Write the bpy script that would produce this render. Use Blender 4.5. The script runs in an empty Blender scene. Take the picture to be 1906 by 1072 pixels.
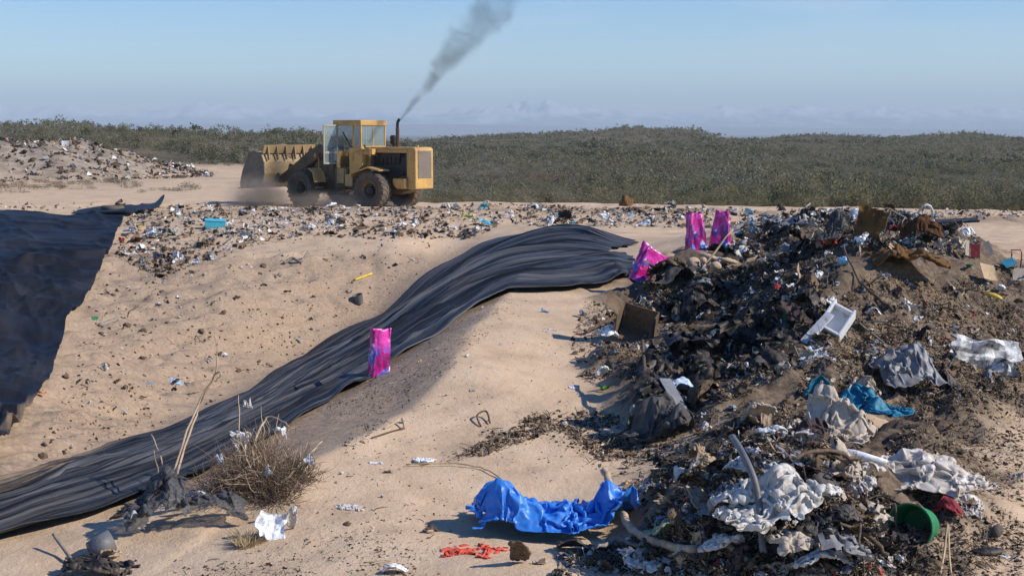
import bpy, bmesh, math, random
import numpy as np
from mathutils import Vector, Matrix, Euler

R = math.radians
sc = bpy.context.scene
COL = sc.collection

# ------------------------------------------------------------------ camera
CAM_Z = 3.1
F_PX = 2647.0
PITCH = math.atan((536 - 248) / F_PX)
cam_d = bpy.data.cameras.new('camera')
cam = bpy.data.objects.new('camera', cam_d)
COL.objects.link(cam)
cam.location = (0, 0, CAM_Z)
cam.rotation_euler = (math.pi / 2 - PITCH, 0, 0)
cam_d.sensor_width = 36.0
cam_d.lens = 36.0 * F_PX / 1906.0
cam_d.clip_start = 0.1
cam_d.clip_end = 60000
sc.camera = cam

# ------------------------------------------------------------------ world and sun
SUN_EL, SUN_AZ = 35.5, 102.0          # azimuth clockwise from +Y
w = bpy.data.worlds.new('World')
sc.world = w
w.use_nodes = True
nt = w.node_tree
bg = nt.nodes['Background']
sky = nt.nodes.new('ShaderNodeTexSky')
sky.sky_type = 'NISHITA'
sky.sun_disc = False
sky.sun_elevation = R(SUN_EL)
sky.sun_rotation = R(SUN_AZ)
sky.altitude = 900
sky.air_density = 1.0
sky.dust_density = 0.25
sky.ozone_density = 3.0
hs = nt.nodes.new('ShaderNodeHueSaturation')
hs.inputs['Saturation'].default_value = 1.5; hs.inputs['Hue'].default_value = .514
nt.links.new(sky.outputs[0], hs.inputs['Color'])
wtc = nt.nodes.new('ShaderNodeTexCoord'); wmp = nt.nodes.new('ShaderNodeMapping'); wmp.inputs['Scale'].default_value = (7, 7, 34)
nt.links.new(wtc.outputs['Generated'], wmp.inputs[0])
wn = nt.nodes.new('ShaderNodeTexNoise'); wn.inputs['Scale'].default_value = 1.0; wn.inputs['Detail'].default_value = 6; nt.links.new(wmp.outputs[0], wn.inputs['Vector'])
wr = nt.nodes.new('ShaderNodeValToRGB'); wr.color_ramp.elements[0].position = .48; wr.color_ramp.elements[0].color = (0, 0, 0, 1); wr.color_ramp.elements[1].position = .75; wr.color_ramp.elements[1].color = (.30, .30, .30, 1)
nt.links.new(wn.outputs['Fac'], wr.inputs[0])
wx = nt.nodes.new('ShaderNodeMix'); wx.data_type = 'RGBA'; nt.links.new(wr.outputs[0], wx.inputs[0]); nt.links.new(hs.outputs[0], wx.inputs[6]); wx.inputs[7].default_value = (5.2, 5.6, 6.3, 1)
nt.links.new(wx.outputs[2], bg.inputs[0])
bg.inputs[1].default_value = 0.14
sd = bpy.data.lights.new('sun', 'SUN')
sun = bpy.data.objects.new('sun', sd)
COL.objects.link(sun)
sd.energy = 5.0
sd.angle = R(0.53)
sd.color = (1.0, 0.93, 0.83)
sv = Vector((math.cos(R(SUN_EL)) * math.sin(R(SUN_AZ)), math.cos(R(SUN_EL)) * math.cos(R(SUN_AZ)), math.sin(R(SUN_EL))))
sun.rotation_euler = sv.to_track_quat('Z', 'Y').to_euler()
sun.location = (30, -5, 40)

sc.view_settings.view_transform = 'Standard'
sc.view_settings.look = 'None'
sc.view_settings.exposure = 0.15
sc.view_settings.gamma = 1.0
sc.render.engine = 'CYCLES'
sc.cycles.use_denoising = True
sc.cycles.max_bounces = 6
sc.cycles.diffuse_bounces = 3
sc.cycles.transparent_max_bounces = 12
sc.cycles.volume_bounces = 0
sc.cycles.volume_step_rate = 1.0
sc.cycles.volume_max_steps = 128
sc.render.film_transparent = False

# ------------------------------------------------------------------ noise (numpy)
def _hash(ix, iy, seed):
    n = (ix.astype(np.int64) * 374761393 + iy.astype(np.int64) * 668265263 + seed * 1442695041) & 0xFFFFFFFF
    n = ((n ^ (n >> 13)) * 1274126177) & 0xFFFFFFFF
    n = ((n ^ (n >> 16)) * 2246822519) & 0xFFFFFFFF
    return ((n ^ (n >> 15)) & 0xFFFFFF) / float(0xFFFFFF)
def vnoise(x, y, seed=0):
    x = np.asarray(x, float); y = np.asarray(y, float)
    ix = np.floor(x); iy = np.floor(y)
    fx = x - ix; fy = y - iy
    fx = fx * fx * fx * (fx * (fx * 6 - 15) + 10); fy = fy * fy * fy * (fy * (fy * 6 - 15) + 10)
    a = _hash(ix, iy, seed); b = _hash(ix + 1, iy, seed)
    c = _hash(ix, iy + 1, seed); d = _hash(ix + 1, iy + 1, seed)
    return (a * (1 - fx) + b * fx) * (1 - fy) + (c * (1 - fx) + d * fx) * fy - 0.5
def fbm(x, y, octv=4, seed=0, gain=0.5):
    x = np.asarray(x, float); y = np.asarray(y, float); s = 0; a = 1.0
    for k in range(octv):
        s = s + a * vnoise(x * 2 ** k + 17.3 * k, y * 2 ** k - 9.1 * k, seed + k)
        a *= gain
    return s
def smooth(a, b, x):
    t = np.clip((np.asarray(x, float) - a) / (b - a), 0, 1)
    return t * t * (3 - 2 * t)

# ------------------------------------------------------------------ photo pixel -> ray / point
SN, CS = math.sin(PITCH), math.cos(PITCH)
def ray(px, py):
    u = (px - 953) / F_PX; v = -(py - 536) / F_PX
    d = (u, CS + v * SN, -SN + v * CS)
    return (d[0] / d[1], 1.0, d[2] / d[1])          # per metre of depth
def at(px, py, Y):
    d = ray(px, py)
    return (d[0] * Y, Y, CAM_Z + d[2] * Y)
def atz(px, py, z):
    d = ray(px, py)
    Y = (z - CAM_Z) / d[2]
    return (d[0] * Y, Y, z)

# ------------------------------------------------------------------ terrain
near_pts = [atz(*p) for p in [
    # crest of the near bank
    (-300, 1090, -.3), (0, 1020, -.15), (250, 950, -.1), (450, 860, -.05), (600, 765, .02), (690, 708, .1), (830, 610, .3), (960, 540, .52),
    # foreground sand
    (-300, 1300, -.2), (100, 1072, -.2), (400, 1040, -.1), (640, 1000, 0), (800, 1072, 0), (900, 950, 0), (1000, 1072, .05), (700, 850, .06),
    (300, 1300, -.1), (900, 1300, 0), (1500, 1400, 0), (2100, 1200, 0),
    (850, 800, .12), (760, 760, .14), (900, 700, .36), (960, 620, .46), (1050, 560, .56), (1050, 700, .26), (1000, 830, .1), (1100, 900, .03),
    (1060, 620, .42), (980, 760, .2),
    # valley of the pit
    (-300, 960, -1.3), (0, 890, -1.35), (130, 870, -1.6), (300, 805, -2.0), (420, 740, -2.3), (560, 665, -2.2), (700, 580, -1.6),
    (830, 475, -.4), (930, 440, .1),
    (765, 595, -.35), (700, 640, -.5), (830, 540, -.02), (890, 490, .14), (960, 472, .34), (885, 545, .24), (760, 530, -1.0), (620, 700, -.7),
    # liner head
    (1030, 432, .5), (1100, 480, .5), (1190, 455, .5), (1130, 535, .56), (1250, 440, .5),
    # far wall
    (-300, 400, .1), (0, 400, .1), (230, 402, .2), (400, 398, .32), (560, 404, .38), (700, 406, .38), (850, 412, .36), (1000, 400, .42), (1150, 412, .42), (1300, 405, .5),
    (-300, 560, -.7), (0, 560, -.7), (150, 600, -1.2), (300, 600, -1.3), (450, 560, -1.0), (600, 500, -.6), (750, 460, -.15), (300, 480, -.4), (150, 480, -.35),
    (0, 480, -.2), (0, 730, -1.3), (130, 750, -1.6), (250, 730, -1.9), (450, 430, .1), (650, 440, .05),
    # plain behind rim
    (620, 386, 0), (200, 380, 0), (0, 375, 0), (-200, 375, 0), (850, 387, .05), (400, 360, 0), (100, 350, 0), (750, 372, 0),
    # right side plain
    (1850, 402, 0), (2100, 420, 0), (1850, 480, 0), (2150, 480, 0), (1880, 620, .05), (2150, 620, 0), (1850, 800, 0), (2100, 800, 0), (1850, 1000, 0), (1780, 1072, 0), (2100, 1000, 0),
    # heap of refuse
    (1430, 404, 1.35), (1700, 404, 1.45), (1600, 400, 1.45), (1350, 450, 1.0), (1500, 470, 1.45), (1300, 525, .75), (1500, 560, 1.15), (1700, 520, 1.25),
    (1700, 600, .85), (1700, 680, .5), (1650, 750, .2), (1300, 600, .4), (1200, 625, .42), (1400, 640, .65), (1300, 740, .25), (1450, 740, .45), (1550, 660, .7),
    (1450, 800, .55), (1560, 850, .45), (1400, 880, .6), (1450, 960, .5), (1250, 1000, .1), (1200, 860, .05), (1300, 900, .28), (1600, 960, .2), (1650, 1050, .05),
    (1400, 1072, .2), (1250, 1072, .08), (1150, 620, .4), (1140, 740, .2), (1820, 560, .6), (1780, 640, .5), (1880, 540, .3),
]]
near_pts += [(x, 72, -.5 if x > 2 else 0) for x in (-45, -30, -15, 0, 15, 30, 45)] + [(-45, 30, -.5), (45, 30, 0), (40, 50, 0), (-8, 4, 0), (8, 4, 0), (0, 4, 0)]
NP_ = np.array(near_pts)
def _k(r2):
    return np.sqrt(r2 + 0.25)
_d2 = (NP_[:, None, 0] - NP_[None, :, 0]) ** 2 + ((NP_[:, None, 1] - NP_[None, :, 1]) * 0.7) ** 2
_A = _k(_d2) - np.eye(len(NP_)) * 0.02
_one = np.ones((len(NP_), 1))
_M = np.block([[_A, _one], [_one.T, np.zeros((1, 1))]])
_wt = np.linalg.solve(_M, np.append(NP_[:, 2], 0))

far_pts = []
for p in [(-400, 0, 64), (0, 0, 64), (400, 0, 64), (700, 0, 64), (900, 0, 64), (1200, -.2, 64), (1600, -.2, 64), (2300, -.2, 64)]:
    far_pts.append((ray(p[0], 400)[0], math.log(p[2]), p[1]))
for px in (-400, 0, 300, 500):
    far_pts += [(ray(px, 300)[0], math.log(90), 0.0), (ray(px, 300)[0], math.log(125), 0.0 if px else .2)]
for px in (700, 900, 1200, 1600, 2000, 2400):
    far_pts += [(ray(px, 300)[0], math.log(80), -1.1), (ray(px, 300)[0], math.log(110), -1.6), (ray(px, 300)[0], math.log(180), -1.5), (ray(px, 300)[0], math.log(300), .1)]
for px, py, Y in [(-400, 236, 220), (-150, 232, 220), (0, 231, 220), (60, 227, 220), (130, 227, 222), (200, 237, 225), (300, 247, 240), (380, 250, 250), (440, 242, 258), (500, 238, 262), (560, 242, 265),
                  (640, 258, 290), (720, 263, 330), (820, 268, 420), (1000, 266, 440), (1200, 265, 440), (1400, 265, 450), (1600, 265, 450), (1800, 265, 450), (2000, 264, 450), (2300, 264, 450)]:
    far_pts.append((ray(px, 300)[0], math.log(Y), at(px, py + (13 if px < 700 else 0), Y)[2]))
    far_pts.append((ray(px, 300)[0], math.log(Y * 1.5), -8.0))
for px in (-400, 0, 400, 800, 1200, 1600, 2000, 2400):
    far_pts += [(ray(px, 300)[0], math.log(1200), -10.0), (ray(px, 300)[0], math.log(3000), -10.0)]
FP_ = np.array(far_pts)
_sx = 4.0
_d2 = ((FP_[:, None, 0] - FP_[None, :, 0]) * _sx) ** 2 + (FP_[:, None, 1] - FP_[None, :, 1]) ** 2
_M2 = np.block([[np.sqrt(_d2 + 1e-4), np.ones((len(FP_), 1))], [np.ones((1, len(FP_))), np.zeros((1, 1))]])
_wt2 = np.linalg.solve(_M2, np.append(FP_[:, 2], 0))

def _rbf(x, y):
    s = np.full(x.shape, _wt[-1])
    for i in range(len(NP_)):
        s = s + _wt[i] * _k((x - NP_[i, 0]) ** 2 + ((y - NP_[i, 1]) * 0.7) ** 2)
    return s
def _rbf2(x, y):
    a = x / y; l = np.log(y)
    s = np.full(x.shape, _wt2[-1])
    for i in range(len(FP_)):
        s = s + _wt2[i] * np.sqrt(((a - FP_[i, 0]) * _sx) ** 2 + (l - FP_[i, 1]) ** 2 + 1e-4)
    return s
def heap_mask(x, y):
    """1 on the refuse heap, 0 on clean ground"""
    m = np.zeros(np.shape(x))
    for cx, cy, rx, ry in HEAP:
        m = np.maximum(m, 1 - smooth(.75, 1.15, np.sqrt(((x - cx) / rx) ** 2 + ((y - cy) / ry) ** 2) + .35 * fbm(np.asarray(x) * 1.1, np.asarray(y) * 1.1, 3, 5)))
    return m
FAR_HILLS = [(860, 90, 262, 400), (1000, 110, 256, 430), (1110, 70, 254, 420), (1195, 62, 246, 430), (1285, 50, 246, 440), (1500, 80, 255, 450), (1590, 60, 260, 440), (1740, 80, 253, 440), (1830, 60, 258, 450), (1990, 90, 255, 450), (2250, 120, 250, 450)]
RIDGE = [atz(*p)[:2] for p in [(985, 520, .52), (940, 565, .5), (878, 640, .42), (845, 700, .36), (768, 780, .16), (650, 850, .05), (520, 930, -.05)]]
VALLEY = [atz(*p)[:2] for p in [(-300, 960, -1.3), (0, 890, -1.35), (130, 870, -1.6), (300, 805, -2.0), (420, 740, -2.3), (560, 665, -2.2), (700, 580, -1.6), (830, 475, -.4)]]
def ridge_dist(x, y, poly=None):
    """signed distance to the sand crest (positive on its sunny side)"""
    best = np.full(np.shape(x), 1e9); sg = np.zeros(np.shape(x))
    for (ax_, ay_), (bx_, by_) in zip((poly or RIDGE)[:-1], (poly or RIDGE)[1:]):
        dx, dy = bx_ - ax_, by_ - ay_; L2 = dx * dx + dy * dy
        t = np.clip(((x - ax_) * dx + (y - ay_) * dy) / L2, 0, 1)
        d = np.hypot(x - ax_ - t * dx, y - ay_ - t * dy); s_ = np.sign((x - ax_) * -dy + (y - ay_) * dx)
        sg = np.where(d < best, s_, sg); best = np.minimum(best, d)
    return best, sg
HEAP = [(2.2, 10.9, 1.25, 2.2), (3.1, 12.4, 1.3, 1.8), (2.4, 16, 1.6, 2.4), (4.5, 17.5, 2.6, 3.2), (6.0, 22, 4.2, 6), (3.6, 20.5, 2.5, 4), (7.5, 18, 1.8, 3), (4.2, 15.6, 1.6, 1.6), (7.6, 24.5, 3.2, 5.5)]
def H(x, y):
    x = np.atleast_1d(np.asarray(x, float)); y = np.atleast_1d(np.asarray(y, float))
    z = np.zeros(x.shape)
    t = smooth(60, 72, y)
    n = t < 1
    if n.any():
        z[n] += (1 - t[n]) * _rbf(x[n], y[n])
    f = t > 0
    if f.any():
        z[f] += t[f] * _rbf2(x[f], np.minimum(y[f], 3000))
    hm = heap_mask(x, y) * (y < 40)
    sh_ = vnoise(x * 1.0 + .3, y * .75, 13)
    z += hm * smooth(0, 1, hm) * (.40 * np.maximum(vnoise((x + .55 * sh_) * 1.05, y * .8, 12), -.15) + .0)
    z += hm * (.16 * np.abs(fbm(x * 1.7, y * 1.7, 4, 11, .6)) * 1.6 + .05 * fbm(x * 7, y * 7, 3, 21))
    nz = (1 - t)
    z += nz * (.05 * fbm(x * .6, y * .6, 3, 3) + .018 * fbm(x * 3, y * 3, 3, 31))
    nr = (y < 27) & (y > 8)
    if nr.any():
        d_, sg_ = ridge_dist(x[nr] + .12 * vnoise(x[nr] * 1.4, y[nr] * 1.4, 81), y[nr])
        z[nr] += .17 * np.exp(-d_ / np.where(sg_ > 0, .55, .8)) * smooth(27, 22, y[nr])
    z += nz * smooth(50, 55, y) * .10 * fbm(x * .9, y * .35, 3, 83)
    # wind and foot marks running along the far wall
    u = x * .8 + y * .6; v = -x * .6 + y * .8
    pit = smooth(-.1, -.5, z) * nz
    pm = pit > 0
    if pm.any():
        d_, sg_ = ridge_dist(x[pm], y[pm], VALLEY)
        pit[pm] *= smooth(-.1, .9, d_ * sg_)
    z += pit * (.20 * fbm(u * .45, v * 1.5, 4, 41) + .24 * np.abs(fbm(u * .9, v * 2.6, 3, 43)) + .07 * fbm(x * 4, y * 4, 2, 45))
    # litter-strewn rim
    rim = np.exp(-((y - 50.0 - 1.2 * np.sin(x * .5)) / 2.6) ** 2) * smooth(-16, -12, x) * nz
    z += rim * (.28 * np.abs(fbm(x * .9, y * .9, 4, 51, .6)))
    # far hills: bumpy scrubland
    z += t * (.5 * fbm(x * .05, y * .05, 4, 61)) * smooth(70, 140, y)
    if f.any():
        for hp, hw, hy, hY in FAR_HILLS:
            zc = at(hp, hy, hY)[2] - .4; xc = ray(hp, 300)[0]
            k_ = (x / np.maximum(y, 1) - xc) / (hw / F_PX)
            z += t * (zc + .3) * np.exp(-np.abs(k_) ** 2.2 - ((y - hY) / 60) ** 2) * (1 + .16 * fbm(x * .09, y * .09, 3, 77))
    # pale spoil mound at the far left
    dx = (x + 36) / 14; dy = (y - 104) / 15
    z += t * 2.3 * (1 - smooth(.3, 1.15, np.sqrt(dx * dx + dy * dy) + .25 * fbm(x * .12, y * .12, 3, 71))) * (1 + .25 * fbm(x * .5, y * .5, 3, 75))
    return z
def Hs(x, y):
    return float(H(x, y)[0])
_gx = np.arange(-27, 27.01, .06); _gy = np.arange(6, 62.01, .06)
_G = np.concatenate([H(*[q.ravel() for q in np.meshgrid(_gx, yy_)]) for yy_ in np.array_split(_gy, 8)]).reshape(len(_gy), len(_gx))
def Hq(x, y):
    """ground height near the camera, from a table"""
    x = np.asarray(x, float); y = np.asarray(y, float)
    fx = np.clip((x + 27) / .06, 0, len(_gx) - 1.001); fy = np.clip((y - 6) / .06, 0, len(_gy) - 1.001)
    i = fx.astype(int); j = fy.astype(int); fx = fx - i; fy = fy - j
    return (_G[j, i] * (1 - fx) + _G[j, i + 1] * fx) * (1 - fy) + (_G[j + 1, i] * (1 - fx) + _G[j + 1, i + 1] * fx) * fy
_ts = np.concatenate([np.linspace(6, 60, 700), np.geomspace(60, 2500, 300)])
def hit(px, py, lift=0.0):
    """first point of the ground along the ray through a photo pixel"""
    d = ray(px, py)
    xs = d[0] * _ts; zs = CAM_Z + d[2] * _ts
    hz = Hq(xs[:700], _ts[:700])
    if not (zs[:700] < hz).any() or abs(d[0]) > .43:
        hz = H(xs, _ts)
    else:
        xs, zs = xs[:700], zs[:700]
    b = np.nonzero(zs < hz)[0]
    i = b[0] if len(b) else len(_ts) - 1
    if i > 0 and len(b):
        a0 = zs[i - 1] - hz[i - 1]; a1 = hz[i] - zs[i]
        Y = _ts[i - 1] + (_ts[i] - _ts[i - 1]) * a0 / max(a0 + a1, 1e-9)
    else:
        Y = _ts[i]
    return Vector((d[0] * Y, Y, Hs(d[0] * Y, Y) + lift))

# ------------------------------------------------------------------ material helpers
def lin(r, g, b):
    f = lambda c: (c / 255 / 12.92) if c / 255 <= .04045 else ((c / 255 + .055) / 1.055) ** 2.4
    return (f(r), f(g), f(b), 1)
class NT:
    def __init__(s, name):
        s.m = bpy.data.materials.new(name); s.m.use_nodes = True
        s.t = s.m.node_tree; s.n = s.t.nodes; s.b = s.n['Principled BSDF']
        s.o = s.n['Material Output']
    def new(s, typ, **kw):
        nd = s.n.new(typ)
        for k, v in kw.items():
            setattr(nd, k, v)
        return nd
    def link(s, a, b): s.t.links.new(a, b)
    def coord(s, scale=1.0, obj=True, stretch=None, rot=None):
        c = s.new('ShaderNodeTexCoord'); mp = s.new('ShaderNodeMapping')
        mp.inputs['Scale'].default_value = stretch or (scale,) * 3
        if rot: mp.inputs['Rotation'].default_value = rot
        s.link(c.outputs['Object' if obj else 'Generated'], mp.inputs[0])
        return mp.outputs[0]
    def noise(s, vec, scale, detail=4, rough=.55, dist=0):
        n = s.new('ShaderNodeTexNoise'); n.inputs['Scale'].default_value = scale; n.inputs['Detail'].default_value = detail
        n.inputs['Roughness'].default_value = rough; n.inputs['Distortion'].default_value = dist
        s.link(vec, n.inputs['Vector']); return n.outputs['Fac']
    def ramp(s, fac, stops):
        r = s.new('ShaderNodeValToRGB'); e = r.color_ramp.elements
        while len(e) < len(stops): e.new(.5)
        for k, (p, c) in enumerate(stops):
            e[k].position = p; e[k].color = c if len(c) == 4 else (*c, 1)
        s.link(fac, r.inputs[0]); return r.outputs[0]
    def mix(s, fac, a, b):
        m = s.new('ShaderNodeMix', data_type='RGBA')
        if isinstance(fac, (int, float)): m.inputs[0].default_value = fac
        else: s.link(fac, m.inputs[0])
        for v, i in ((a, 6), (b, 7)):
            if isinstance(v, tuple): m.inputs[i].default_value = v
            else: s.link(v, m.inputs[i])
        return m.outputs[2]
    def math(s, op, a, b=0.0):
        m = s.new('ShaderNodeMath', operation=op)
        for v, i in ((a, 0), (b, 1)):
            if isinstance(v, (int, float)): m.inputs[i].default_value = v
            else: s.link(v, m.inputs[i])
        return m.outputs[0]
    def attr(s, name):
        a = s.new('ShaderNodeAttribute'); a.attribute_name = name; return a
    def bump(s, h, dist=.02, strength=.6):
        b = s.new('ShaderNodeBump'); b.inputs['Distance'].default_value = dist; b.inputs['Strength'].default_value = strength
        s.link(h, b.inputs['Height']); s.link(b.outputs[0], s.b.inputs['Normal'])
    def col(s, c):
        if isinstance(c, tuple): s.b.inputs['Base Color'].default_value = c
        else: s.link(c, s.b.inputs['Base Color'])
    def set(s, **kw):
        for k, v in kw.items(): s.b.inputs[k.replace('_', ' ').title() if k != 'ior' else 'IOR'].default_value = v
        return s

# ------------------------------------------------------------------ object helpers
def tag(o, label=None, cat=None, group=None, kind=None):
    if label: o['label'] = label
    if cat: o['category'] = cat
    if group: o['group'] = group
    if kind: o['kind'] = kind
    return o
def mesh_obj(name, verts, faces, mat=None, parent=None, smooth_=True):
    me = bpy.data.meshes.new(name)
    me.from_pydata([tuple(v) for v in verts], [], [tuple(f) for f in faces]); me.update()
    if smooth_: me.polygons.foreach_set('use_smooth', [True] * len(me.polygons))
    return link_mesh(name, me, mat, parent)
def link_mesh(name, me, mat=None, parent=None):
    o = bpy.data.objects.new(name, me); COL.objects.link(o)
    if mat is not None:
        for m in (mat if isinstance(mat, (list, tuple)) else [mat]): me.materials.append(m)
    if parent is not None: o.parent = parent
    return o
def empty(name, loc, rz=0.0):
    o = bpy.data.objects.new(name, None); COL.objects.link(o)
    o.location = loc; o.rotation_euler = (0, 0, rz); o.empty_display_size = .2
    return o
def np_mesh(name, V, Q, mat=None, parent=None, smooth_=False, midx=None):
    """fast mesh from arrays; Q is (n,k)"""
    me = bpy.data.meshes.new(name)
    V = np.asarray(V, np.float32); Q = np.asarray(Q, np.int32); k = Q.shape[1]
    me.vertices.add(len(V)); me.vertices.foreach_set('co', V.ravel())
    me.loops.add(Q.size); me.loops.foreach_set('vertex_index', Q.ravel())
    me.polygons.add(len(Q)); me.polygons.foreach_set('loop_start', np.arange(0, Q.size, k, dtype=np.int32))
    if smooth_: me.polygons.foreach_set('use_smooth', np.ones(len(Q), bool))
    if midx is not None: me.polygons.foreach_set('material_index', np.asarray(midx, np.int32))
    me.update(calc_edges=True); me.validate()
    return link_mesh(name, me, mat, parent)
def grid_faces(nr, nc):
    i = np.arange(nr - 1)[:, None] * nc + np.arange(nc - 1)[None, :]
    i = i.ravel()
    return np.stack([i, i + 1, i + nc + 1, i + nc], 1)

# ------------------------------------------------------------------ ground sheet
NR, NC = 1060, 440
ys = np.concatenate([np.geomspace(4.0, 70, 860), np.geomspace(70.5, 13500, NR - 860)])
uu = np.linspace(-1, 1, NC)
YY = np.repeat(ys[:, None], NC, 1)
XX = uu[None, :] * (ys[:, None] * .50 + 5.0)
ZZ = H(XX.ravel(), YY.ravel()).reshape(XX.shape)

g = NT('sand_and_scrub_soil')
v = g.coord()
n1 = g.noise(v, 1.3, 6, .6); n2 = g.noise(v, 14, 5, .65); n3 = g.noise(v, .35, 4, .6); n4 = g.noise(v, 60, 3, .7)
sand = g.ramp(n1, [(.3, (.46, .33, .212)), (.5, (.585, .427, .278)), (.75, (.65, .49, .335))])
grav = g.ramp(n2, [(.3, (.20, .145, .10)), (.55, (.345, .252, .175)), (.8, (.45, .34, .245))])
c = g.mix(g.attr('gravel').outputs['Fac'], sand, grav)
heapc = g.ramp(n2, [(.28, (.03, .022, .016)), (.45, (.085, .062, .044)), (.62, (.17, .125, .085)), (.8, (.28, .21, .15))])
heapc = g.mix(g.attr('painted_shade').outputs['Fac'], heapc, g.ramp(n2, [(.35, (.008, .007, .006)), (.7, (.045, .036, .028))]))  # near-black soil colour, painting in shade the sun leaves too light
hm_ = g.math('MULTIPLY', g.attr('heap').outputs['Fac'], g.ramp(n3, [(.25, (.75,) * 3), (.6, (1,) * 3)]))
c = g.mix(hm_, c, heapc)
scr = g.ramp(g.noise(v, .12, 6, .7), [(.3, (.07, .06, .035)), (.55, (.13, .105, .065)), (.75, (.25, .19, .125))])
c = g.mix(g.attr('scrub').outputs['Fac'], c, scr)
spoil = g.ramp(g.noise(v, .9, 6, .75), [(.3, (.10, .085, .07)), (.5, (.30, .24, .18)), (.66, (.40, .34, .27)), (.8, (.55, .52, .48))])
c = g.mix(g.attr('spoil').outputs['Fac'], c, spoil)
dark = g.ramp(g.noise(v, 26, 3, .6), [(.62, (0, 0, 0)), (.74, (1, 1, 1))])
c = g.mix(g.math('MULTIPLY', dark, .35), c, (.11, .08, .055, 1))
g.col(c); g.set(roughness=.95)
g.b.inputs['Specular IOR Level'].default_value = .12
hh = g.math('ADD', g.math('MULTIPLY', n2, .6), g.math('MULTIPLY', n4, .25))
g.bump(g.math('ADD', hh, g.math('MULTIPLY', n1, 1.2)), .05, .55)
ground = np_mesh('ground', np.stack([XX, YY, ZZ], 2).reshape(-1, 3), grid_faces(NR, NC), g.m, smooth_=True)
tag(ground, kind='structure')
X1, Y1, Z1 = XX.ravel(), YY.ravel(), ZZ.ravel()
def put(name, val):
    a = ground.data.attributes.new(name, 'FLOAT', 'POINT'); a.data.foreach_set('value', np.clip(val, 0, 1).astype(np.float32))
sl_ = np.zeros(len(X1))  # mask of the heap faces that get shade painted into the soil
for cx_, cy_, rx_, ry_ in ((2.6, 16.8, .8, 2.2), (3.3, 20, 1.2, 3.5), (2.0, 13.4, .5, .9), (1.75, 10.9, .7, 1.6), (4.2, 23.5, 1.2, 3)):
    sl_ = np.maximum(sl_, 1 - smooth(.6, 1.25, np.sqrt(((X1 - cx_) / rx_) ** 2 + ((Y1 - cy_) / ry_) ** 2) + .3 * fbm(X1 * 2, Y1 * 2, 3, 15)))
put('painted_shade', sl_)
put('heap', np.maximum(heap_mask(X1, Y1) * (Y1 < 40), .55 * np.exp(-((Y1 - 50.0) / 2.2) ** 2) * smooth(-14, -10, X1)))
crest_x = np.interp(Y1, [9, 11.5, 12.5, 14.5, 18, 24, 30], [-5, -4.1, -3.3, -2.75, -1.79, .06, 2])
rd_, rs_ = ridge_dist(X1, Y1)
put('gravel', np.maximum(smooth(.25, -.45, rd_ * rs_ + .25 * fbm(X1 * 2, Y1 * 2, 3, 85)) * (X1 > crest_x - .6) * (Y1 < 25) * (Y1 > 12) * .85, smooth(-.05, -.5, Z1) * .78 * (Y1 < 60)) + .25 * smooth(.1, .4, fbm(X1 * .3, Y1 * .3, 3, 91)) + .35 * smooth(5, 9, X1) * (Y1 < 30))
lw = smooth(-.10, -.19, X1 / Y1)
scrub0 = 66 + 58 * lw
put('scrub', smooth(0, 9, Y1 - scrub0 + 8 * fbm(X1 * .15, Y1 * .15, 3, 96)))
put('spoil', 1 - smooth(.75, 1.15, np.sqrt(((X1 + 36) / 15) ** 2 + ((Y1 - 104) / 16) ** 2) + .3 * fbm(X1 * .12, Y1 * .12, 3, 71)))
# ------------------------------------------------------------------ far mountains
def mountain_band(name, y0, y1, pts, mat, base=-12.0, rough=.35, seed=1, nx=700, ny=44):
    xs = np.linspace(-.46, .46, nx); t = np.linspace(0, 1, ny)
    T, A = np.meshgrid(t, xs, indexing='ij')
    Y = y0 + (y1 - y0) * T; X = A * Y
    px = 953 + A * F_PX
    hpx = np.interp(px, [p[0] for p in pts], [248 - p[1] for p in pts])
    top = hpx / F_PX * (y0 + y1) / 2
    prof = np.sin(np.pi * np.clip(T, 0, 1)) ** .8
    s = 5.5 / (y1 - y0)
    rg = 1 - 2 * np.abs(fbm(X * s, Y * s, 6, seed, .55)); rg2 = fbm(X * s * 3.3, Y * s * 3.3, 4, seed + 30, .6)
    Z = base + (top - base) * prof * (1 - rough + rough * (rg * .9 + .5 * rg2 + .25))
    o = np_mesh(name, np.stack([X, Y, Z], 2).reshape(-1, 3), grid_faces(ny, nx), mat, smooth_=True)
    return tag(o, kind='structure')
m = NT('snowy_rock'); v = m.coord(.001)
geo = m.new('ShaderNodeNewGeometry'); sep = m.new('ShaderNodeSeparateXYZ'); m.link(geo.outputs['Normal'], sep.inputs[0])
pos = m.new('ShaderNodeSeparateXYZ'); m.link(geo.outputs['Position'], pos.inputs[0])
hgt = m.math('MULTIPLY', pos.outputs['Z'], 1 / 300)
sn = m.math('ADD', m.math('MULTIPLY', m.noise(v, 2.5, 6, .65), .9), m.math('MULTIPLY', hgt, .75))
m.col(m.ramp(sn, [(.74, (.16, .155, .16)), (.90, (.62, .63, .66))])); m.set(roughness=.9)  # snow dulled so that some haze fade sits in its colour
mountain_band('mountains', 12200, 15500, [(-400, 205), (0, 196), (60, 206), (130, 200), (220, 212), (300, 206), (385, 190), (440, 200), (500, 212), (545, 203), (620, 214), (720, 206), (800, 210), (900, 203), (985, 187),
              (1060, 202), (1150, 206), (1250, 212), (1345, 196), (1400, 208), (1480, 200), (1560, 210), (1660, 202), (1760, 206), (1860, 200), (2300, 206)], m.m, seed=4)
m2 = NT('foothill_rock'); m2.col(m2.ramp(m2.noise(m2.coord(.002), 2, 5, .6), [(.3, (.10, .095, .09)), (.7, (.17, .15, .13))])); m2.set(roughness=.95)
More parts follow.
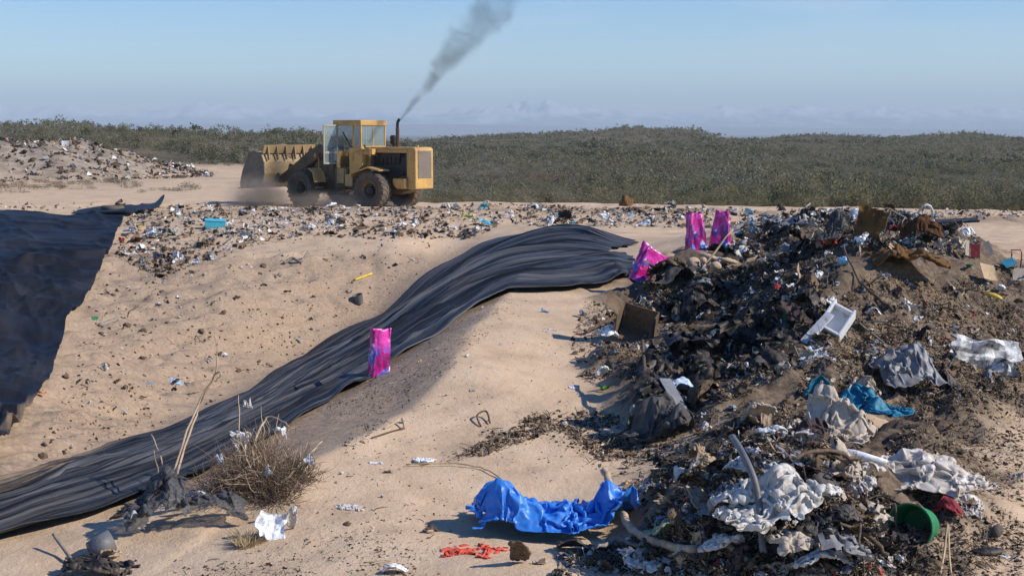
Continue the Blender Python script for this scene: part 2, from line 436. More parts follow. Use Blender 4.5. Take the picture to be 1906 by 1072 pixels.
mountain_band('foothill_mountains', 8000, 11000, [(-400, 232), (0, 231), (200, 233), (420, 230), (600, 232), (800, 231), (1000, 234), (1200, 236), (1500, 238), (1800, 240), (2300, 241)], m2.m, seed=9, rough=.18)

# ------------------------------------------------------------------ scrubland
def leaf_mat(name, a, b):
    k = NT(name)
    k.col(k.ramp(k.noise(k.coord(), .9, 3, .6), [(.3, a), (.7, b)])); k.set(roughness=.75)
    k.b.inputs['Specular IOR Level'].default_value = .1
    tr = k.new('ShaderNodeBsdfTranslucent'); k.link(k.b.inputs['Base Color'].links[0].from_socket, tr.inputs[0])
    ms = k.new('ShaderNodeMixShader'); ms.inputs[0].default_value = .42; k.link(k.b.outputs[0], ms.inputs[1]); k.link(tr.outputs[0], ms.inputs[2]); k.link(ms.outputs[0], k.o.inputs['Surface'])
    return k.m
LEAF = [leaf_mat('olive_leaf', (.17, .155, .082), (.28, .25, .142)), leaf_mat('grey_green_leaf', (.21, .20, .138), (.32, .305, .222)),
        leaf_mat('dark_green_leaf', (.066, .073, .04), (.118, .122, .066)), leaf_mat('yellow_green_leaf', (.13, .12, .05), (.21, .185, .085)),
        leaf_mat('dry_twig', (.17, .13, .085), (.30, .235, .155))]
rng = np.random.default_rng(7)
def bush_arrays(P, S, nl, rg, kind):
    """P (n,3) bases, S (n,) heights; nl leaf quads each -> verts, quads, material index"""
    n = len(P)
    nlobe = 6
    lc = rg.normal(size=(n, nlobe, 3)) * np.array([.55, .55, .18]) + np.array([0, 0, .42])
    which = rg.integers(0, nlobe, (n, nl))
    c = np.take_along_axis(lc, which[:, :, None].repeat(3, 2), 1)
    d = rg.normal(size=(n, nl, 3)); d /= np.linalg.norm(d, axis=2, keepdims=True)
    c = c + d * (.30 * rg.random((n, nl, 1)) ** .45)
    c[:, :, 2] = np.abs(c[:, :, 2])
    c = c * S[:, None, None] + P[:, None, :]
    a = rg.normal(size=(n, nl, 3)); a[..., 2] = np.abs(a[..., 2]) + .4; a /= np.linalg.norm(a, axis=2, keepdims=True)
    b = np.cross(a, rg.normal(size=(n, nl, 3))); b /= np.linalg.norm(b, axis=2, keepdims=True)
    sz = (S[:, None, None] * .62 / math.sqrt(nl) ) * (.6 + .8 * rg.random((n, nl, 1)))
    a = a * sz * 1.15; b = b * sz * .85
    V = np.stack([c - a - b, c - a * .6 + b, c + a, c + a * .3 - b], 2).reshape(-1, 3)
    Q = np.arange(len(V)).reshape(-1, 4)
    mi = np.where(rg.random((n, nl)) < .78, kind[:, None], (kind[:, None] + rg.integers(1, 5, (n, nl))) % 5).ravel()
    return V, Q, mi
def scatter_bushes():
    P = []
    y = np.exp(rng.uniform(math.log(66), math.log(500), 60000))
    a = rng.uniform(-.47, .47, len(y))
    keep = rng.random(len(y)) < np.clip((y / 500) ** .9 * 1.15, 0.05, 1)
    y = y[keep]; a = a[keep]; x = a * y
    sb = 68 + 58 * smooth(-.10, -.19, a)
    ok = (y > sb + 8 * fbm(x * .15, y * .15, 3, 96)) & (fbm(x * .09, y * .09, 3, 97) + .5 * rng.random(len(y)) > -.12)
    ok &= (a > -.17) | (rng.random(len(y)) < .55)
    ok &= np.sqrt(((x + 36) / 15) ** 2 + ((y - 104) / 16) ** 2) > 1.1
    x = x[ok]; y = y[ok]
    return x, y
bx, by = scatter_bushes()
bz = H(bx, by)
bs = (.35 + 1.0 * rng.random(len(bx)) ** 2.0) * (1 + .5 * (rng.random(len(bx)) < .08)) * (1 - .12 * smooth(180, 400, by)) * (1 + .7 * fbm(bx * .05, by * .03, 2, 98))
kn = fbm(bx * .06, by * .06, 3, 99) + .35 * rng.normal(size=len(bx))
bk = np.select([kn < -.32, kn < .22, kn < .52, kn < .66], [2, 0, 1, 3], 4)
order = np.argsort(by)
NEARB = 130                                              # the nearest shrubs are objects of their own
near_i, rest = order[:NEARB], order[NEARB:]
Vs, Qs, Ms = [], [], []; off = 0
for lo, hi, nl in ((0, 110, 600), (110, 180, 300), (180, 300, 110), (300, 600, 44)):
    s_ = rest[(by[rest] >= lo) & (by[rest] < hi)]
    if not len(s_): continue
    V, Q, mi = bush_arrays(np.stack([bx, by, bz - .08], 1)[s_], bs[s_], nl, rng, bk[s_])
    Vs.append(V); Qs.append(Q + off); Ms.append(mi); off += len(V)
scrub = np_mesh('scrub_vegetation', np.concatenate(Vs), np.concatenate(Qs), LEAF, midx=np.concatenate(Ms))
tag(scrub, 'olive green desert scrub covering the plain and low hills', 'scrub', kind='stuff')
KN = ['olive', 'grey-green', 'dark green', 'yellowish', 'dry brown']
protos = {}
for k in range(5):
    for q in range(3):
        V, Q, mi = bush_arrays(np.zeros((1, 3)), np.ones(1), 900, rng, np.array([k]))
        me = np_mesh('shrub', V, Q, LEAF, midx=mi); protos[k, q] = me
        COL.objects.unlink(me)
for j, i in enumerate(near_i):
    src = protos[int(bk[i]), j % 3]
    o = src.copy(); COL.objects.link(o)
    o.location = (bx[i], by[i], bz[i] - .05); o.scale = (bs[i] * 1.1, bs[i] * 1.1, bs[i]); o.rotation_euler = (0, 0, rng.uniform(0, 6.28))
    tag(o, f'{KN[int(bk[i])]} desert shrub at the near fringe of the scrubland behind the refuse', 'shrub', f'{KN[int(bk[i])]} shrubs at the near fringe of the scrub')
for j, (px, py) in enumerate([(10, 352), (40, 350), (75, 354), (110, 348), (150, 352), (190, 346), (215, 342), (235, 349), (60, 345), (130, 343), (20, 360), (315, 357), (345, 355), (175, 340)]):
    grn = j in (11, 12)
    o = protos[1 if grn else 4, j % 3].copy(); COL.objects.link(o); p_ = hit(px, py)
    o.location = p_ - Vector((0, 0, .05)); s_ = rng.uniform(.45, .8); o.scale = (s_ * 2.2, s_ * 1.6, s_ * .8); o.rotation_euler = (0, 0, rng.uniform(0, 6))
    lb_ = 'low grey-green shrub alone on the bare plain' if grn else 'dry brown shrub at the foot of the pale spoil mound'
    tag(o, lb_, 'shrub', lb_)
for me in protos.values():
    bpy.data.objects.remove(me)

# ------------------------------------------------------------------ black liner sheets
def liner_mat(name, a, b, rough, streak, sand_amt, thr=.55):
    k = NT(name); v = k.coord()
    uv = k.attr('strip').outputs['Vector']
    mp = k.new('ShaderNodeMapping'); mp.inputs['Scale'].default_value = streak; k.link(uv, mp.inputs[0])
    st = k.noise(mp.outputs[0], 1.0, 7, .68, .35)
    c = k.ramp(st, [(.44, a), (.70, b)])  # pale streaks: dust, and crease highlights put into the colour
    dr = k.attr('drift').outputs['Fac']
    sn = k.noise(mp.outputs[0], .45, 6, .6, .5)
    f = k.math('ADD', k.math('MULTIPLY', sn, .8), k.math('MULTIPLY', dr, sand_amt))
    f = k.ramp(f, [(thr + .12, (0, 0, 0)), (thr + .20, (1, 1, 1))])
    c = k.mix(f, c, k.ramp(k.noise(v, 9, 4, .6), [(.3, (.24, .175, .115)), (.7, (.36, .265, .175))]))
    k.col(c)
    k.b.inputs['Roughness'].default_value = rough
    k.link(k.math('ADD', k.math('MULTIPLY', f, .4), k.math('ADD', k.math('MULTIPLY', st, .3), rough - .12)), k.b.inputs['Roughness'])
    k.b.inputs['Specular IOR Level'].default_value = .15
    k.bump(k.math('ADD', st, k.math('MULTIPLY', k.noise(v, 40, 3, .6), .12)), .05, .8)
    return k.m
def strip(name, L, U, nu, nv, fold, mat, uend=None, drift=None, lift=.03, mid=()):
    """a sheet between two edges given as photo pixels on the ground"""
    rows = [np.array([hit(*p) for p in q]) for q in [L] + list(mid) + [U]]
    Lw, Uw = rows[0], rows[-1]
    seg = np.linalg.norm(np.diff((Lw + Uw) / 2, axis=0)[:, :2], axis=1); s = np.concatenate([[0], np.cumsum(seg)])
    tv = np.linspace(0, 1, nv); tu = np.linspace(0, 1, nu)
    V_, U_ = np.meshgrid(tv, tu, indexing='ij')
    ue = np.ones(nv) if uend is None else uend(tv)
    S = U_ * s[-1] * ue[:, None]
    P = np.zeros((nv, nu, 2))
    def spl(A, S):
        i = np.clip(np.searchsorted(s, S, side='right') - 1, 0, len(s) - 2); t = (S - s[i]) / (s[i + 1] - s[i])
        g = np.gradient(A, s, axis=0)[:, :2]; h = (s[i + 1] - s[i])[..., None]; t = t[..., None]
        return (2 * t ** 3 - 3 * t ** 2 + 1) * A[i, :2] + (t ** 3 - 2 * t ** 2 + t) * h * g[i] + (-2 * t ** 3 + 3 * t ** 2) * A[i + 1, :2] + (t ** 3 - t ** 2) * h * g[i + 1]
    rs = np.concatenate([[0], np.cumsum([np.linalg.norm((b - a)[:, :2], axis=1).mean() for a, b in zip(rows[:-1], rows[1:])])]); rs /= rs[-1]
    SP = [spl(r_, S) for r_ in rows]
    for i in range(len(rows) - 1):
        k_ = (V_ >= rs[i]) & (V_ <= rs[i + 1]); t_ = ((V_ - rs[i]) / (rs[i + 1] - rs[i]))[..., None]
        P = np.where(k_[..., None], SP[i] * (1 - t_) + SP[i + 1] * t_, P)
    Wd = np.linalg.norm((Uw - Lw)[:, :2], axis=1).mean()
    Z = H(P[..., 0].ravel(), P[..., 1].ravel()).reshape(nv, nu)
    for _ in range(3):                                   # the sheet spans small dips
        Zp = np.pad(Z, 2, mode='edge')
        Z = np.maximum(Z, sum(Zp[a:a + nv, b:b + nu] for a in range(5) for b in range(5)) / 25)
    vv = V_ * Wd
    Z = Z + lift + fold(S, vv, V_, U_)
    o = np_mesh(name, np.stack([P[..., 0], P[..., 1], Z], 2).reshape(-1, 3), grid_faces(nv, nu), mat, smooth_=True)
    a = o.data.attributes.new('strip', 'FLOAT_VECTOR', 'POINT'); a.data.foreach_set('vector', np.stack([S, vv, 0 * S], 2).astype(np.float32).ravel())
    a = o.data.attributes.new('drift', 'FLOAT', 'POINT'); a.data.foreach_set('value', (drift(V_, U_) if drift else 0 * S).astype(np.float32).ravel())
    sm = o.modifiers.new('thickness', 'SOLIDIFY'); sm.thickness = .012; sm.offset = 1
    return o
ridged = lambda n: (1 - 2 * np.abs(n)) ** 2
def near_fold(S, vv, V, U):
    w_ = vv + .35 * vnoise(S * .10, vv * .3, 5) + .25 * vnoise(S * .25, vv * .2, 6)
    f = .09 * ridged(vnoise(S * .045, w_ * 1.05, 7)) ** 2 + .10 * ridged(vnoise(S * .07, w_ * 2.8, 8)) ** 2 + .045 * ridged(vnoise(S * .2, w_ * 5.5, 9))
    f = f * (.35 + .65 * smooth(.0, .12, V)) + .10 * smooth(.08, 0, V) * (.5 + vnoise(S * .8, 0 * S, 10)) - .03
    f = f * smooth(1.0, .9, U) * smooth(1.0, .86, V) + .01
    hump = .07 * np.exp(-(((U - .93) / .045) ** 2 + ((V - .78) / .16) ** 2))
    return f + hump
near_liner = strip('liner_sheet', [(-220, 1110), (0, 1016), (200, 958), (420, 868), (560, 782), (690, 705), (830, 614), (945, 547), (1050, 545), (1125, 538), (1180, 517)],
                   [(-220, 925), (0, 899), (130, 858), (290, 808), (430, 746), (560, 668), (706, 590), (838, 488), (905, 452), (1015, 432), (1190, 452)],
                   420, 130, near_fold, liner_mat('dusty_black_liner', (.011, .0115, .013), (.19, .19, .192), .58, (.10, 4.2, 1), .75, .60),
                   uend=lambda t: 1 - .055 * np.exp(-((t - .52) / .14) ** 2) - .015 * np.sin(t * 40) ** 2 * .5,
                   drift=lambda V, U: smooth(.42, .0, U) * (.35 + .5 * smooth(.1, .6, V)) * .60 - .35 * smooth(.35, .5, U))
tag(near_liner, 'long black pleated liner sheet running down the bank into the pit', 'liner sheet')
def wall_fold(S, vv, V, U):
    w_ = S - .22 * vv
    f = (.2 * ridged(vnoise(w_ * .42, vv * .05, 15)) ** 3) + .07 * ridged(vnoise(w_ * .6 + .4 * vv, vv * .5, 19)) + .05 * ridged(vnoise(w_ * 1.3, vv * .12, 16)) + .03 * vnoise(w_ * .9, vv * 1.8, 17) + .05 * ridged(vnoise(w_ * .25 + 3, vv * .35, 18)) + .05 * ridged(vnoise(w_ * .8, vv * 1.1, 27)) ** 2
    return f * 1.5
def rot_strip(*a, **k): return strip(*a, **k)
wall_liner = strip('liner_sheet', [(-260, 406), (-100, 406), (40, 405), (140, 406), (231, 409)], [(-520, 880), (-360, 876), (-210, 876), (-90, 876), (12, 862)], 200, 260, wall_fold,
                   liner_mat('navy_black_liner', (.008, .0085, .011), (.030, .030, .034), .5, (.7, .22, 1), .9, .74),
                   mid=[[(x0, py) for x0 in (-260 - (py - 405) * .5, -130 - (py - 405) * .4, -20 - (py - 405) * .3, 90 - (py - 405) * .3)] + [(xe, py)] for py, xe in ((450, 214), (500, 191), (550, 166), (574, 155), (604, 124), (650, 112), (720, 88), (752, 64), (805, 40))],
                   drift=lambda V, U: smooth(.66, .92, V) * .40 + .12 * smooth(.9, 1, U) * smooth(.6, .8, V) - .3 * smooth(.6, .3, V))
tag(wall_liner, 'dark navy black liner sheet hanging down the far wall of the pit', 'liner sheet')
flap = strip('liner_sheet', [(132, 404), (175, 404), (222, 402), (262, 398), (296, 394)], [(150, 397), (185, 391), (230, 388), (270, 386), (307, 380)], 60, 16,
             lambda S, vv, V, U: .06 * ridged(vnoise(S * .7, vv * 1.2, 25)) + .25 * smooth(.8, 1, U) * V, bpy.data.materials['navy_black_liner'], lift=.1)
tag(flap, 'small crumpled black liner flap on the rim above the pit wall', 'liner sheet')
# ------------------------------------------------------------------ solid helpers
class MB:
    def __init__(s): s.v = []; s.f = []
    def add(s, v, f):
        o = len(s.v); s.v += [tuple(p) for p in v]; s.f += [tuple(i + o for i in q) for q in f]; return s
    def box(s, x0, x1, y0, y1, z0, z1):
        return s.add([(x, y, z) for x in (x0, x1) for y in (y0, y1) for z in (z0, z1)],
                     [(0, 1, 3, 2), (4, 6, 7, 5), (0, 4, 5, 1), (2, 3, 7, 6), (0, 2, 6, 4), (1, 5, 7, 3)])
    def prism(s, poly, y0, y1):
        """polygon in (x,z), extruded along y"""
        n = len(poly)
        return s.add([(p[0], y0, p[1]) for p in poly] + [(p[0], y1, p[1]) for p in poly],
                     [tuple(range(n)), tuple(range(2 * n - 1, n - 1, -1))] + [(i, i + n, (i + 1) % n + n, (i + 1) % n) for i in range(n)])
    def shell(s, line, y0, y1, t):
        """open profile line in (x,z) as a plate of thickness t"""
        pts = []
        for i, p in enumerate(line):
            a = line[max(i - 1, 0)]; b = line[min(i + 1, len(line) - 1)]
            d = Vector((b[0] - a[0], b[1] - a[1])).normalized(); pts.append((p[0] + d.y * t, p[1] - d.x * t))
        for i in range(len(line) - 1):
            s.prism([line[i], line[i + 1], pts[i + 1], pts[i]], y0, y1)
        return s
    def tube(s, pts, r, n=10, caps=True):
        pts = [Vector(p) for p in pts]; rr = r if isinstance(r, (list, tuple)) else [r] * len(pts)
        V = []; F = []; up = Vector((0.31, .17, .93))
        for i, p in enumerate(pts):
            d = (pts[min(i + 1, len(pts) - 1)] - pts[max(i - 1, 0)]).normalized()
            a = d.cross(up)
            if a.length < .05: a = d.cross(Vector((1, 0, 0)))
            a.normalize(); b = d.cross(a).normalized()
            for k in range(n):
                t = 2 * math.pi * k / n
                V.append(p + (a * math.cos(t) + b * math.sin(t)) * rr[i])
        for i in range(len(pts) - 1):
            for k in range(n):
                F.append((i * n + k, i * n + (k + 1) % n, (i + 1) * n + (k + 1) % n, (i + 1) * n + k))
        if caps:
            F.append(tuple(range(n - 1, -1, -1))); F.append(tuple((len(pts) - 1) * n + k for k in range(n)))
        return s.add(V, F)
    def lathe(s, prof, n=40, axis='y', c=(0, 0, 0)):
        """profile of (radius, offset along axis), closed loop"""
        V = []; m = len(prof); F = []
        for k in range(n):
            t = 2 * math.pi * k / n
            for r, h in prof:
                p = (r * math.cos(t), h, r * math.sin(t)) if axis == 'y' else (r * math.cos(t), r * math.sin(t), h)
                V.append((p[0] + c[0], p[1] + c[1], p[2] + c[2]))
        for k in range(n):
            for i in range(m):
                F.append((k * m + i, k * m + (i + 1) % m, ((k + 1) % n) * m + (i + 1) % m, ((k + 1) % n) * m + i))
        return s.add(V, F)
    def build(s, name, mat, parent=None, bevel=0.0, smooth_=False):
        o = mesh_obj(name, s.v, s.f, mat, parent, smooth_)
        b = bmesh.new(); b.from_mesh(o.data); bmesh.ops.recalc_face_normals(b, faces=b.faces); b.to_mesh(o.data); b.free()
        if bevel:
            m = o.modifiers.new('edge', 'BEVEL'); m.width = bevel; m.segments = 2; m.limit_method = 'ANGLE'
        return o

# ------------------------------------------------------------------ loader
def paint(name, base, dirt, amt, rough=.55):
    k = NT(name); v = k.coord()
    n = k.noise(v, 1.6, 6, .7); n2 = k.noise(v, 11, 4, .65)
    f = k.ramp(k.math('ADD', k.math('MULTIPLY', n, .7), k.math('MULTIPLY', n2, .3)), [(.5 - amt * .3, (0, 0, 0)), (.82 - amt * .25, (1, 1, 1))])
    k.col(k.mix(f, base, dirt)); k.set(roughness=rough); k.b.inputs['Specular IOR Level'].default_value = .35
    k.bump(n2, .01, .3)
    return k.m
Y_PAINT = paint('worn_yellow_paint', (.66, .39, .10, 1), (.26, .17, .09, 1), .5)
B_PAINT = paint('dark_brown_paint', (.20, .125, .045, 1), (.055, .04, .026, 1), .8)  # darker brown for the frames, arms and ladder
DK = paint('greasy_black_metal', (.012, .012, .012, 1), (.05, .04, .03, 1), .5)
RUST = paint('rusty_pipe', (.14, .055, .03, 1), (.04, .025, .02, 1), .5)
STEEL = paint('worn_steel', (.22, .20, .18, 1), (.16, .115, .075, 1), .6)
RUB = paint('dusty_rubber', (.022, .021, .020, 1), (.15, .115, .085, 1), .75, .85)
HUBM = paint('dusty_rim_paint', (.22, .14, .065, 1), (.10, .075, .05, 1), .6)
gl = NT('dusty_glass'); gl.col((.24, .31, .32, 1)); gl.set(roughness=.08, alpha=.42); GLASS = gl.m
DOORM = paint('pale_door_frame', (.36, .36, .28, 1), (.22, .19, .13, 1), .4)
SEATM = paint('dark_seat_vinyl', (.02, .02, .022, 1), (.06, .05, .04, 1), .4)

LY = 58.9
A_R, A_F = R(180 - 32), R(180 - 40)
Rw = Vector(at(724, 388, LY)); Rw.z = 0.0
fr = Vector((math.cos(A_R), math.sin(A_R), 0)); ff = Vector((math.cos(A_F), math.sin(A_F), 0))
loader = empty('wheel_loader', Rw, A_R)
tag(loader, 'dusty yellow wheel loader with open cab door and raised bucket at work on the rim', 'wheel loader')
def wheel(cx, cy, front, yaw=0.0):
    prof = []
    r, wd = .78, .29
    t = MB(); t.lathe([(.45, -wd * .8), (.62, -wd), (.70, -wd * .98), (r - .035, -wd * .82), (r - .02, -wd * .4), (r - .02, wd * .4), (r - .035, wd * .82), (.70, wd * .98), (.62, wd), (.45, wd * .8)], 44)
    nl = 22
    for k in range(nl):                                        # tread lugs
        for sg in (-1, 1):
            a = 2 * math.pi * (k + (.5 if sg > 0 else 0)) / nl
            V = []
            for (yy, da, rr_) in ((.02, .10, r), (wd * .97, -.06, r - .015), (wd * 1.0, -.06, r - .13)):
                for dd in (-.062, .062):
                    aa = a + da + dd
                    V.append((rr_ * math.cos(aa), sg * yy, rr_ * math.sin(aa)))
            for (yy, da, rr_) in ((.02, .10, r - .06), (wd * .9, -.06, r - .08), (wd * .9, -.06, r - .15)):
                for dd in (-.075, .075):
                    aa = a + da + dd
                    V.append((rr_ * math.cos(aa), sg * yy, rr_ * math.sin(aa)))
            t.add(V, [(0, 1, 3, 2), (2, 3, 5, 4), (0, 2, 8, 6), (2, 4, 10, 8), (1, 7, 9, 3), (3, 9, 11, 5), (0, 6, 7, 1)])
    w_ = empty('wheel', (0, 0, 0)); w_.parent = loader
    p = Vector((cx, cy, .78)); w_.location = p; w_.rotation_euler = (0, 0, yaw)
    t.build('tyre', RUB, w_)
    sg = 1 if cy > 0 else -1
    q = MB(); q.lathe([(.455, sg * .24), (.44, sg * .275), (.415, sg * .275), (.40, sg * .20), (.30, sg * .13), (.29, sg * .05), (.20, sg * .05), (.20, 0), (.45, 0)], 36)
    q.build('rim', HUBM, w_, smooth_=False)
    h = MB(); h.lathe([(.01, sg * .25), (.15, sg * .25), (.19, sg * .20), (.20, sg * .06), (.01, sg * .06)], 24)
    for k in range(10):
        a = 2 * math.pi * k / 10; h.tube([(.245 * math.cos(a), sg * .06, .245 * math.sin(a)), (.245 * math.cos(a), sg * .11, .245 * math.sin(a))], .02, 6)
    h.build('hub', DK, w_)
    return w_
for cy in (1.12, -1.12): wheel(0, cy, False)
LB = 1.85
def fxf(s, t, z=0):                                            # front body coordinates -> loader coordinates
    d = A_F - A_R
    return Vector((LB + (s + LB) * math.cos(d) - t * math.sin(d), (s + LB) * math.sin(d) + t * math.cos(d), z))
for cy in (1.12, -1.12):
    p = fxf(0, cy); wheel(p.x, p.y, True, A_F - A_R)
P = lambda name, mb, mat, bev=.015, par=None: mb.build(name, mat, par or loader, bev)
# rear body
P('rear_frame', MB().prism([(-1.55, .85), (-1.5, 1.35), (.2, 1.45), (1.8, 1.35), (1.9, .8), (.9, .62), (-.8, .62)], -.42, .42).box(-.22, .22, -.85, .85, .62, .94), B_PAINT)
gh = P('grille_housing', MB().prism([(-1.82, .84), (-1.82, 2.44), (-1.75, 2.52), (-1.42, 2.54), (-1.42, 1.28), (-1.42, .84)], -.62, .62), Y_PAINT, .04)
gm = MB()
for k in range(15): gm.box(-1.845, -1.825, -.44, .44, 1.30 + k * .072, 1.34 + k * .072)
gm.box(-1.835, -1.823, -.46, .46, 1.28, 2.38)
P('grille', gm, STEEL, 0, gh)
P('counterweight', MB().prism([(-1.40, .86), (-1.40, 1.27), (-.78, 1.27), (-.78, 1.06), (-.95, .86)], -.78, .78), Y_PAINT, .03)
P('engine_hood', MB().box(-1.42, .74, -.60, .60, 2.44, 2.53).box(-1.42, -1.36, .56, .60, 1.28, 2.44).box(.50, .74, .50, .60, 1.5, 2.44).box(-1.42, .74, .56, .60, 2.30, 2.44), Y_PAINT, .02)
en = MB().box(-1.2, .5, -.36, .36, 1.40, 2.15).box(-.9, .3, -.42, .42, 1.9, 2.36).box(-1.32, -1.2, -.5, .5, 1.45, 2.35)
en.tube([(-1.15, .45, 1.5), (-.8, .5, 1.35), (-.4, .48, 1.45), (0, .46, 1.4)], .05)
for k in range(6): en.tube([(-.9 + k * .2, .38, 2.2), (-.85 + k * .2, .47, 2.05), (-.8 + k * .2, .40, 1.8)], .03, 6)
P('engine', en, DK, .01)
ex = P('exhaust_stack', MB().tube([(-.55, .1, 2.5), (-.55, .1, 3.30)], .075), RUST, 0)
MB().tube([(-.55, .1, 3.28), (-.55, .1, 3.48), (-.58, .1, 3.58), (-.66, .1, 3.66)], .062).build('exhaust_tip', DK, ex)
P('air_cleaner', MB().lathe([(.01, 2.52), (.07, 2.52), (.07, 2.62), (.15, 2.66), (.16, 2.95), (.13, 3.0), (.01, 3.02)], 20, 'z', (-.12, -.22, 0)), DK, 0)
P('filler_cap', MB().lathe([(.01, 2.53), (.05, 2.53), (.05, 2.60), (.01, 2.61)], 12, 'z', (-1.55, .1, 0)), Y_PAINT, 0)
# fender, tank, steps
P('fender', MB().shell([(-.52, 1.62), (.10, 1.74), (.92, 1.50), (1.02, 1.36)], .62, 1.34, .06), Y_PAINT, .01)
P('fender', MB().shell([(-.52, 1.62), (.10, 1.74), (.92, 1.50), (1.02, 1.36)], -1.34, -.62, .06), Y_PAINT, .01)
P('side_panel', MB().prism([(.62, 1.78), (.62, 2.48), (1.30, 2.50), (1.30, 1.40), (1.02, 1.42)], .70, .96).box(.15, .62, .66, .92, 2.22, 2.46), Y_PAINT, .02)
P('handrail', MB().tube([(.2, .98, 2.15), (.2, .98, 2.52), (1.1, .98, 2.28), (1.1, .98, 1.9)], .018, 8), Y_PAINT, 0)
P('battery_box', MB().box(1.02, 1.42, .60, 1.12, .92, 1.42).box(1.46, 2.0, .45, 1.0, 1.02, 1.66), paint('pale_worn_yellow', (.46, .31, .13, 1), (.24, .17, .10, 1), .6), .02)
P('step_ladder', MB().tube([(1.44, 1.14, .55), (1.44, 1.10, 1.75)], .025, 6).tube([(1.86, 1.14, .55), (1.86, 1.10, 1.75)], .025, 6).box(1.44, 1.86, 1.04, 1.18, .58, .62).box(1.44, 1.86, 1.04, 1.18, .92, .96), B_PAINT, 0)
# cab
cb = empty('cab', (0, 0, 0)); cb.parent = loader
s0, s1, t1 = .76, 2.08, .84
pil = MB()
for s_ in (s0, s1 - .08):
    for t_ in (-t1, t1 - .07): pil.box(s_, s_ + .08, t_, t_ + .07, 1.66, 3.40)
pil.box(s0 + .08, s1 - .08, -t1, -t1 + .06, 1.66, 2.5).box(s0, s0 + .06, -t1 + .07, t1 - .07, 2.40, 2.57).box(s0 + .01, s0 + .05, -.03, .03, 2.57, 3.40)
pil.box(s0, s0 + .06, -t1 + .07, t1 - .07, 1.66, 2.40).box(s1 - .06, s1, -t1 + .07, t1 - .07, 1.66, 2.35)
pil.box(s0 + .08, s0 + .46, t1 - .06, t1, 1.66, 2.55).box(s0 + .40, s0 + .46, t1 - .06, t1, 2.55, 3.40)
P('frame', pil, Y_PAINT, .012, cb)
P('roof', MB().box(s0 - .03, s1 + .12, -t1 - .04, t1 + .04, 3.40, 3.63), Y_PAINT, .03, cb)
P('floor', MB().box(s0, s1, -t1, t1, 1.58, 1.655), DK, .01, cb)
P('rear_window', MB().box(s0 + .022, s0 + .034, -t1 + .08, -.035, 2.58, 3.395), GLASS, 0, cb)
P('rear_window', MB().box(s0 + .022, s0 + .034, .035, t1 - .08, 2.58, 3.395), GLASS, 0, cb)
P('side_window', MB().box(s0 + .085, s1 - .085, -t1 + .02, -t1 + .032, 2.51, 3.395), GLASS, 0, cb)
P('side_window', MB().box(s0 + .085, s0 + .395, t1 - .034, t1 - .022, 2.56, 3.395), GLASS, 0, cb)
P('windscreen', MB().box(s1 - .034, s1 - .022, -t1 + .08, t1 - .08, 2.36, 3.395), GLASS, 0, cb)
P('seat', MB().box(1.05, 1.55, -.27, .27, 1.95, 2.12).box(.98, 1.12, -.27, .27, 2.05, 2.85).box(1.15, 1.45, -.2, .2, 1.655, 1.95), SEATM, .03, cb)
P('steering_wheel', MB().tube([(1.95, 0, 1.66), (1.72, 0, 2.5)], .03, 8).lathe([(.20, -.015), (.22, 0), (.20, .015), (.185, 0)], 24, 'z', (1.72, 0, 2.51)), SEATM, 0, cb)
P('control_lever', MB().tube([(1.5, -.4, 1.66), (1.52, -.4, 2.4)], .02, 6), SEATM, 0, cb)
P('grab_bar', MB().tube([(1.3, .62, 2.3), (1.86, .66, 3.15)], .03, 6), SEATM, 0, cb)
dr = empty('door', (1.98, t1 + .02, 0), R(74)); dr.parent = loader
P('door_frame', MB().box(0, .07, 0, .05, 1.82, 3.44).box(.66, .73, 0, .05, 1.82, 3.44).box(.07, .66, 0, .05, 1.82, 1.9).box(.07, .66, 0, .05, 3.36, 3.44).box(.07, .66, 0, .05, 2.25, 2.34), DOORM, .01, dr)
P('door_glass', MB().box(.07, .66, .02, .03, 1.9, 2.25).box(.07, .66, .02, .03, 2.34, 3.36), GLASS, 0, dr)
# front body
fb = empty('front_body', fxf(0, 0), A_F - A_R); fb.parent = loader
P('front_frame', MB().prism([(-1.75, .75), (-1.75, 1.45), (-1.1, 1.5), (-.95, 2.35), (-.55, 2.48), (-.2, 2.2), (.35, 1.35), (.75, 1.1), (.75, .62), (-.9, .58)], -.40, .40).box(-.22, .22, -.85, .85, .6, .94), B_PAINT, .02, fb)
for sg in (1, -1):
    P('lift_arm', MB().prism([(-.85, 2.28), (-.80, 2.55), (-.35, 2.62), (.35, 2.30), (1.35, 1.70), (2.25, 1.22), (2.22, .95), (1.95, .95), (.9, 1.45), (-.1, 1.95), (-.6, 2.1)], sg * .50 - .07, sg * .50 + .07), B_PAINT, .02, fb)
    P('hydraulic_cylinder', MB().tube([(-.75, sg * .36, 1.15), (.1, sg * .36, 1.45)], .085).tube([(.1, sg * .36, 1.45), (.85, sg * .36, 1.68)], .045), STEEL, 0, fb)
    P('front_fender', MB().shell([(-.62, 1.62), (-.86, 1.46), (-.98, 1.05)], sg * 1.1 - .32, sg * 1.1 + .32, .05).box(-1.02, -.92, sg * 1.1 - .2, sg * 1.1 + .2, .82, .86), Y_PAINT, .01, fb)
    P('headlight', MB().box(-.42, -.30, sg * .72 - .1, sg * .72 + .1, 2.06, 2.26).box(-.42, -.36, sg * .6 - .03, sg * .6 + .03, 1.6, 2.06), Y_PAINT, .03, fb)
P('bellcrank', MB().prism([(.45, 2.0), (.62, 2.45), (.82, 2.42), (1.0, 1.7), (.9, 1.25), (.72, 1.3)], -.08, .08).tube([(-.7, 0, 2.35), (.1, 0, 2.42)], .09).tube([(.1, 0, 2.42), (.7, 0, 2.4)], .05).tube([(.84, 0, 1.35), (2.2, 0, 1.75)], .06), B_PAINT, .01, fb)
bk = empty('bucket', (.50, 0, -.04)); bk.parent = fb
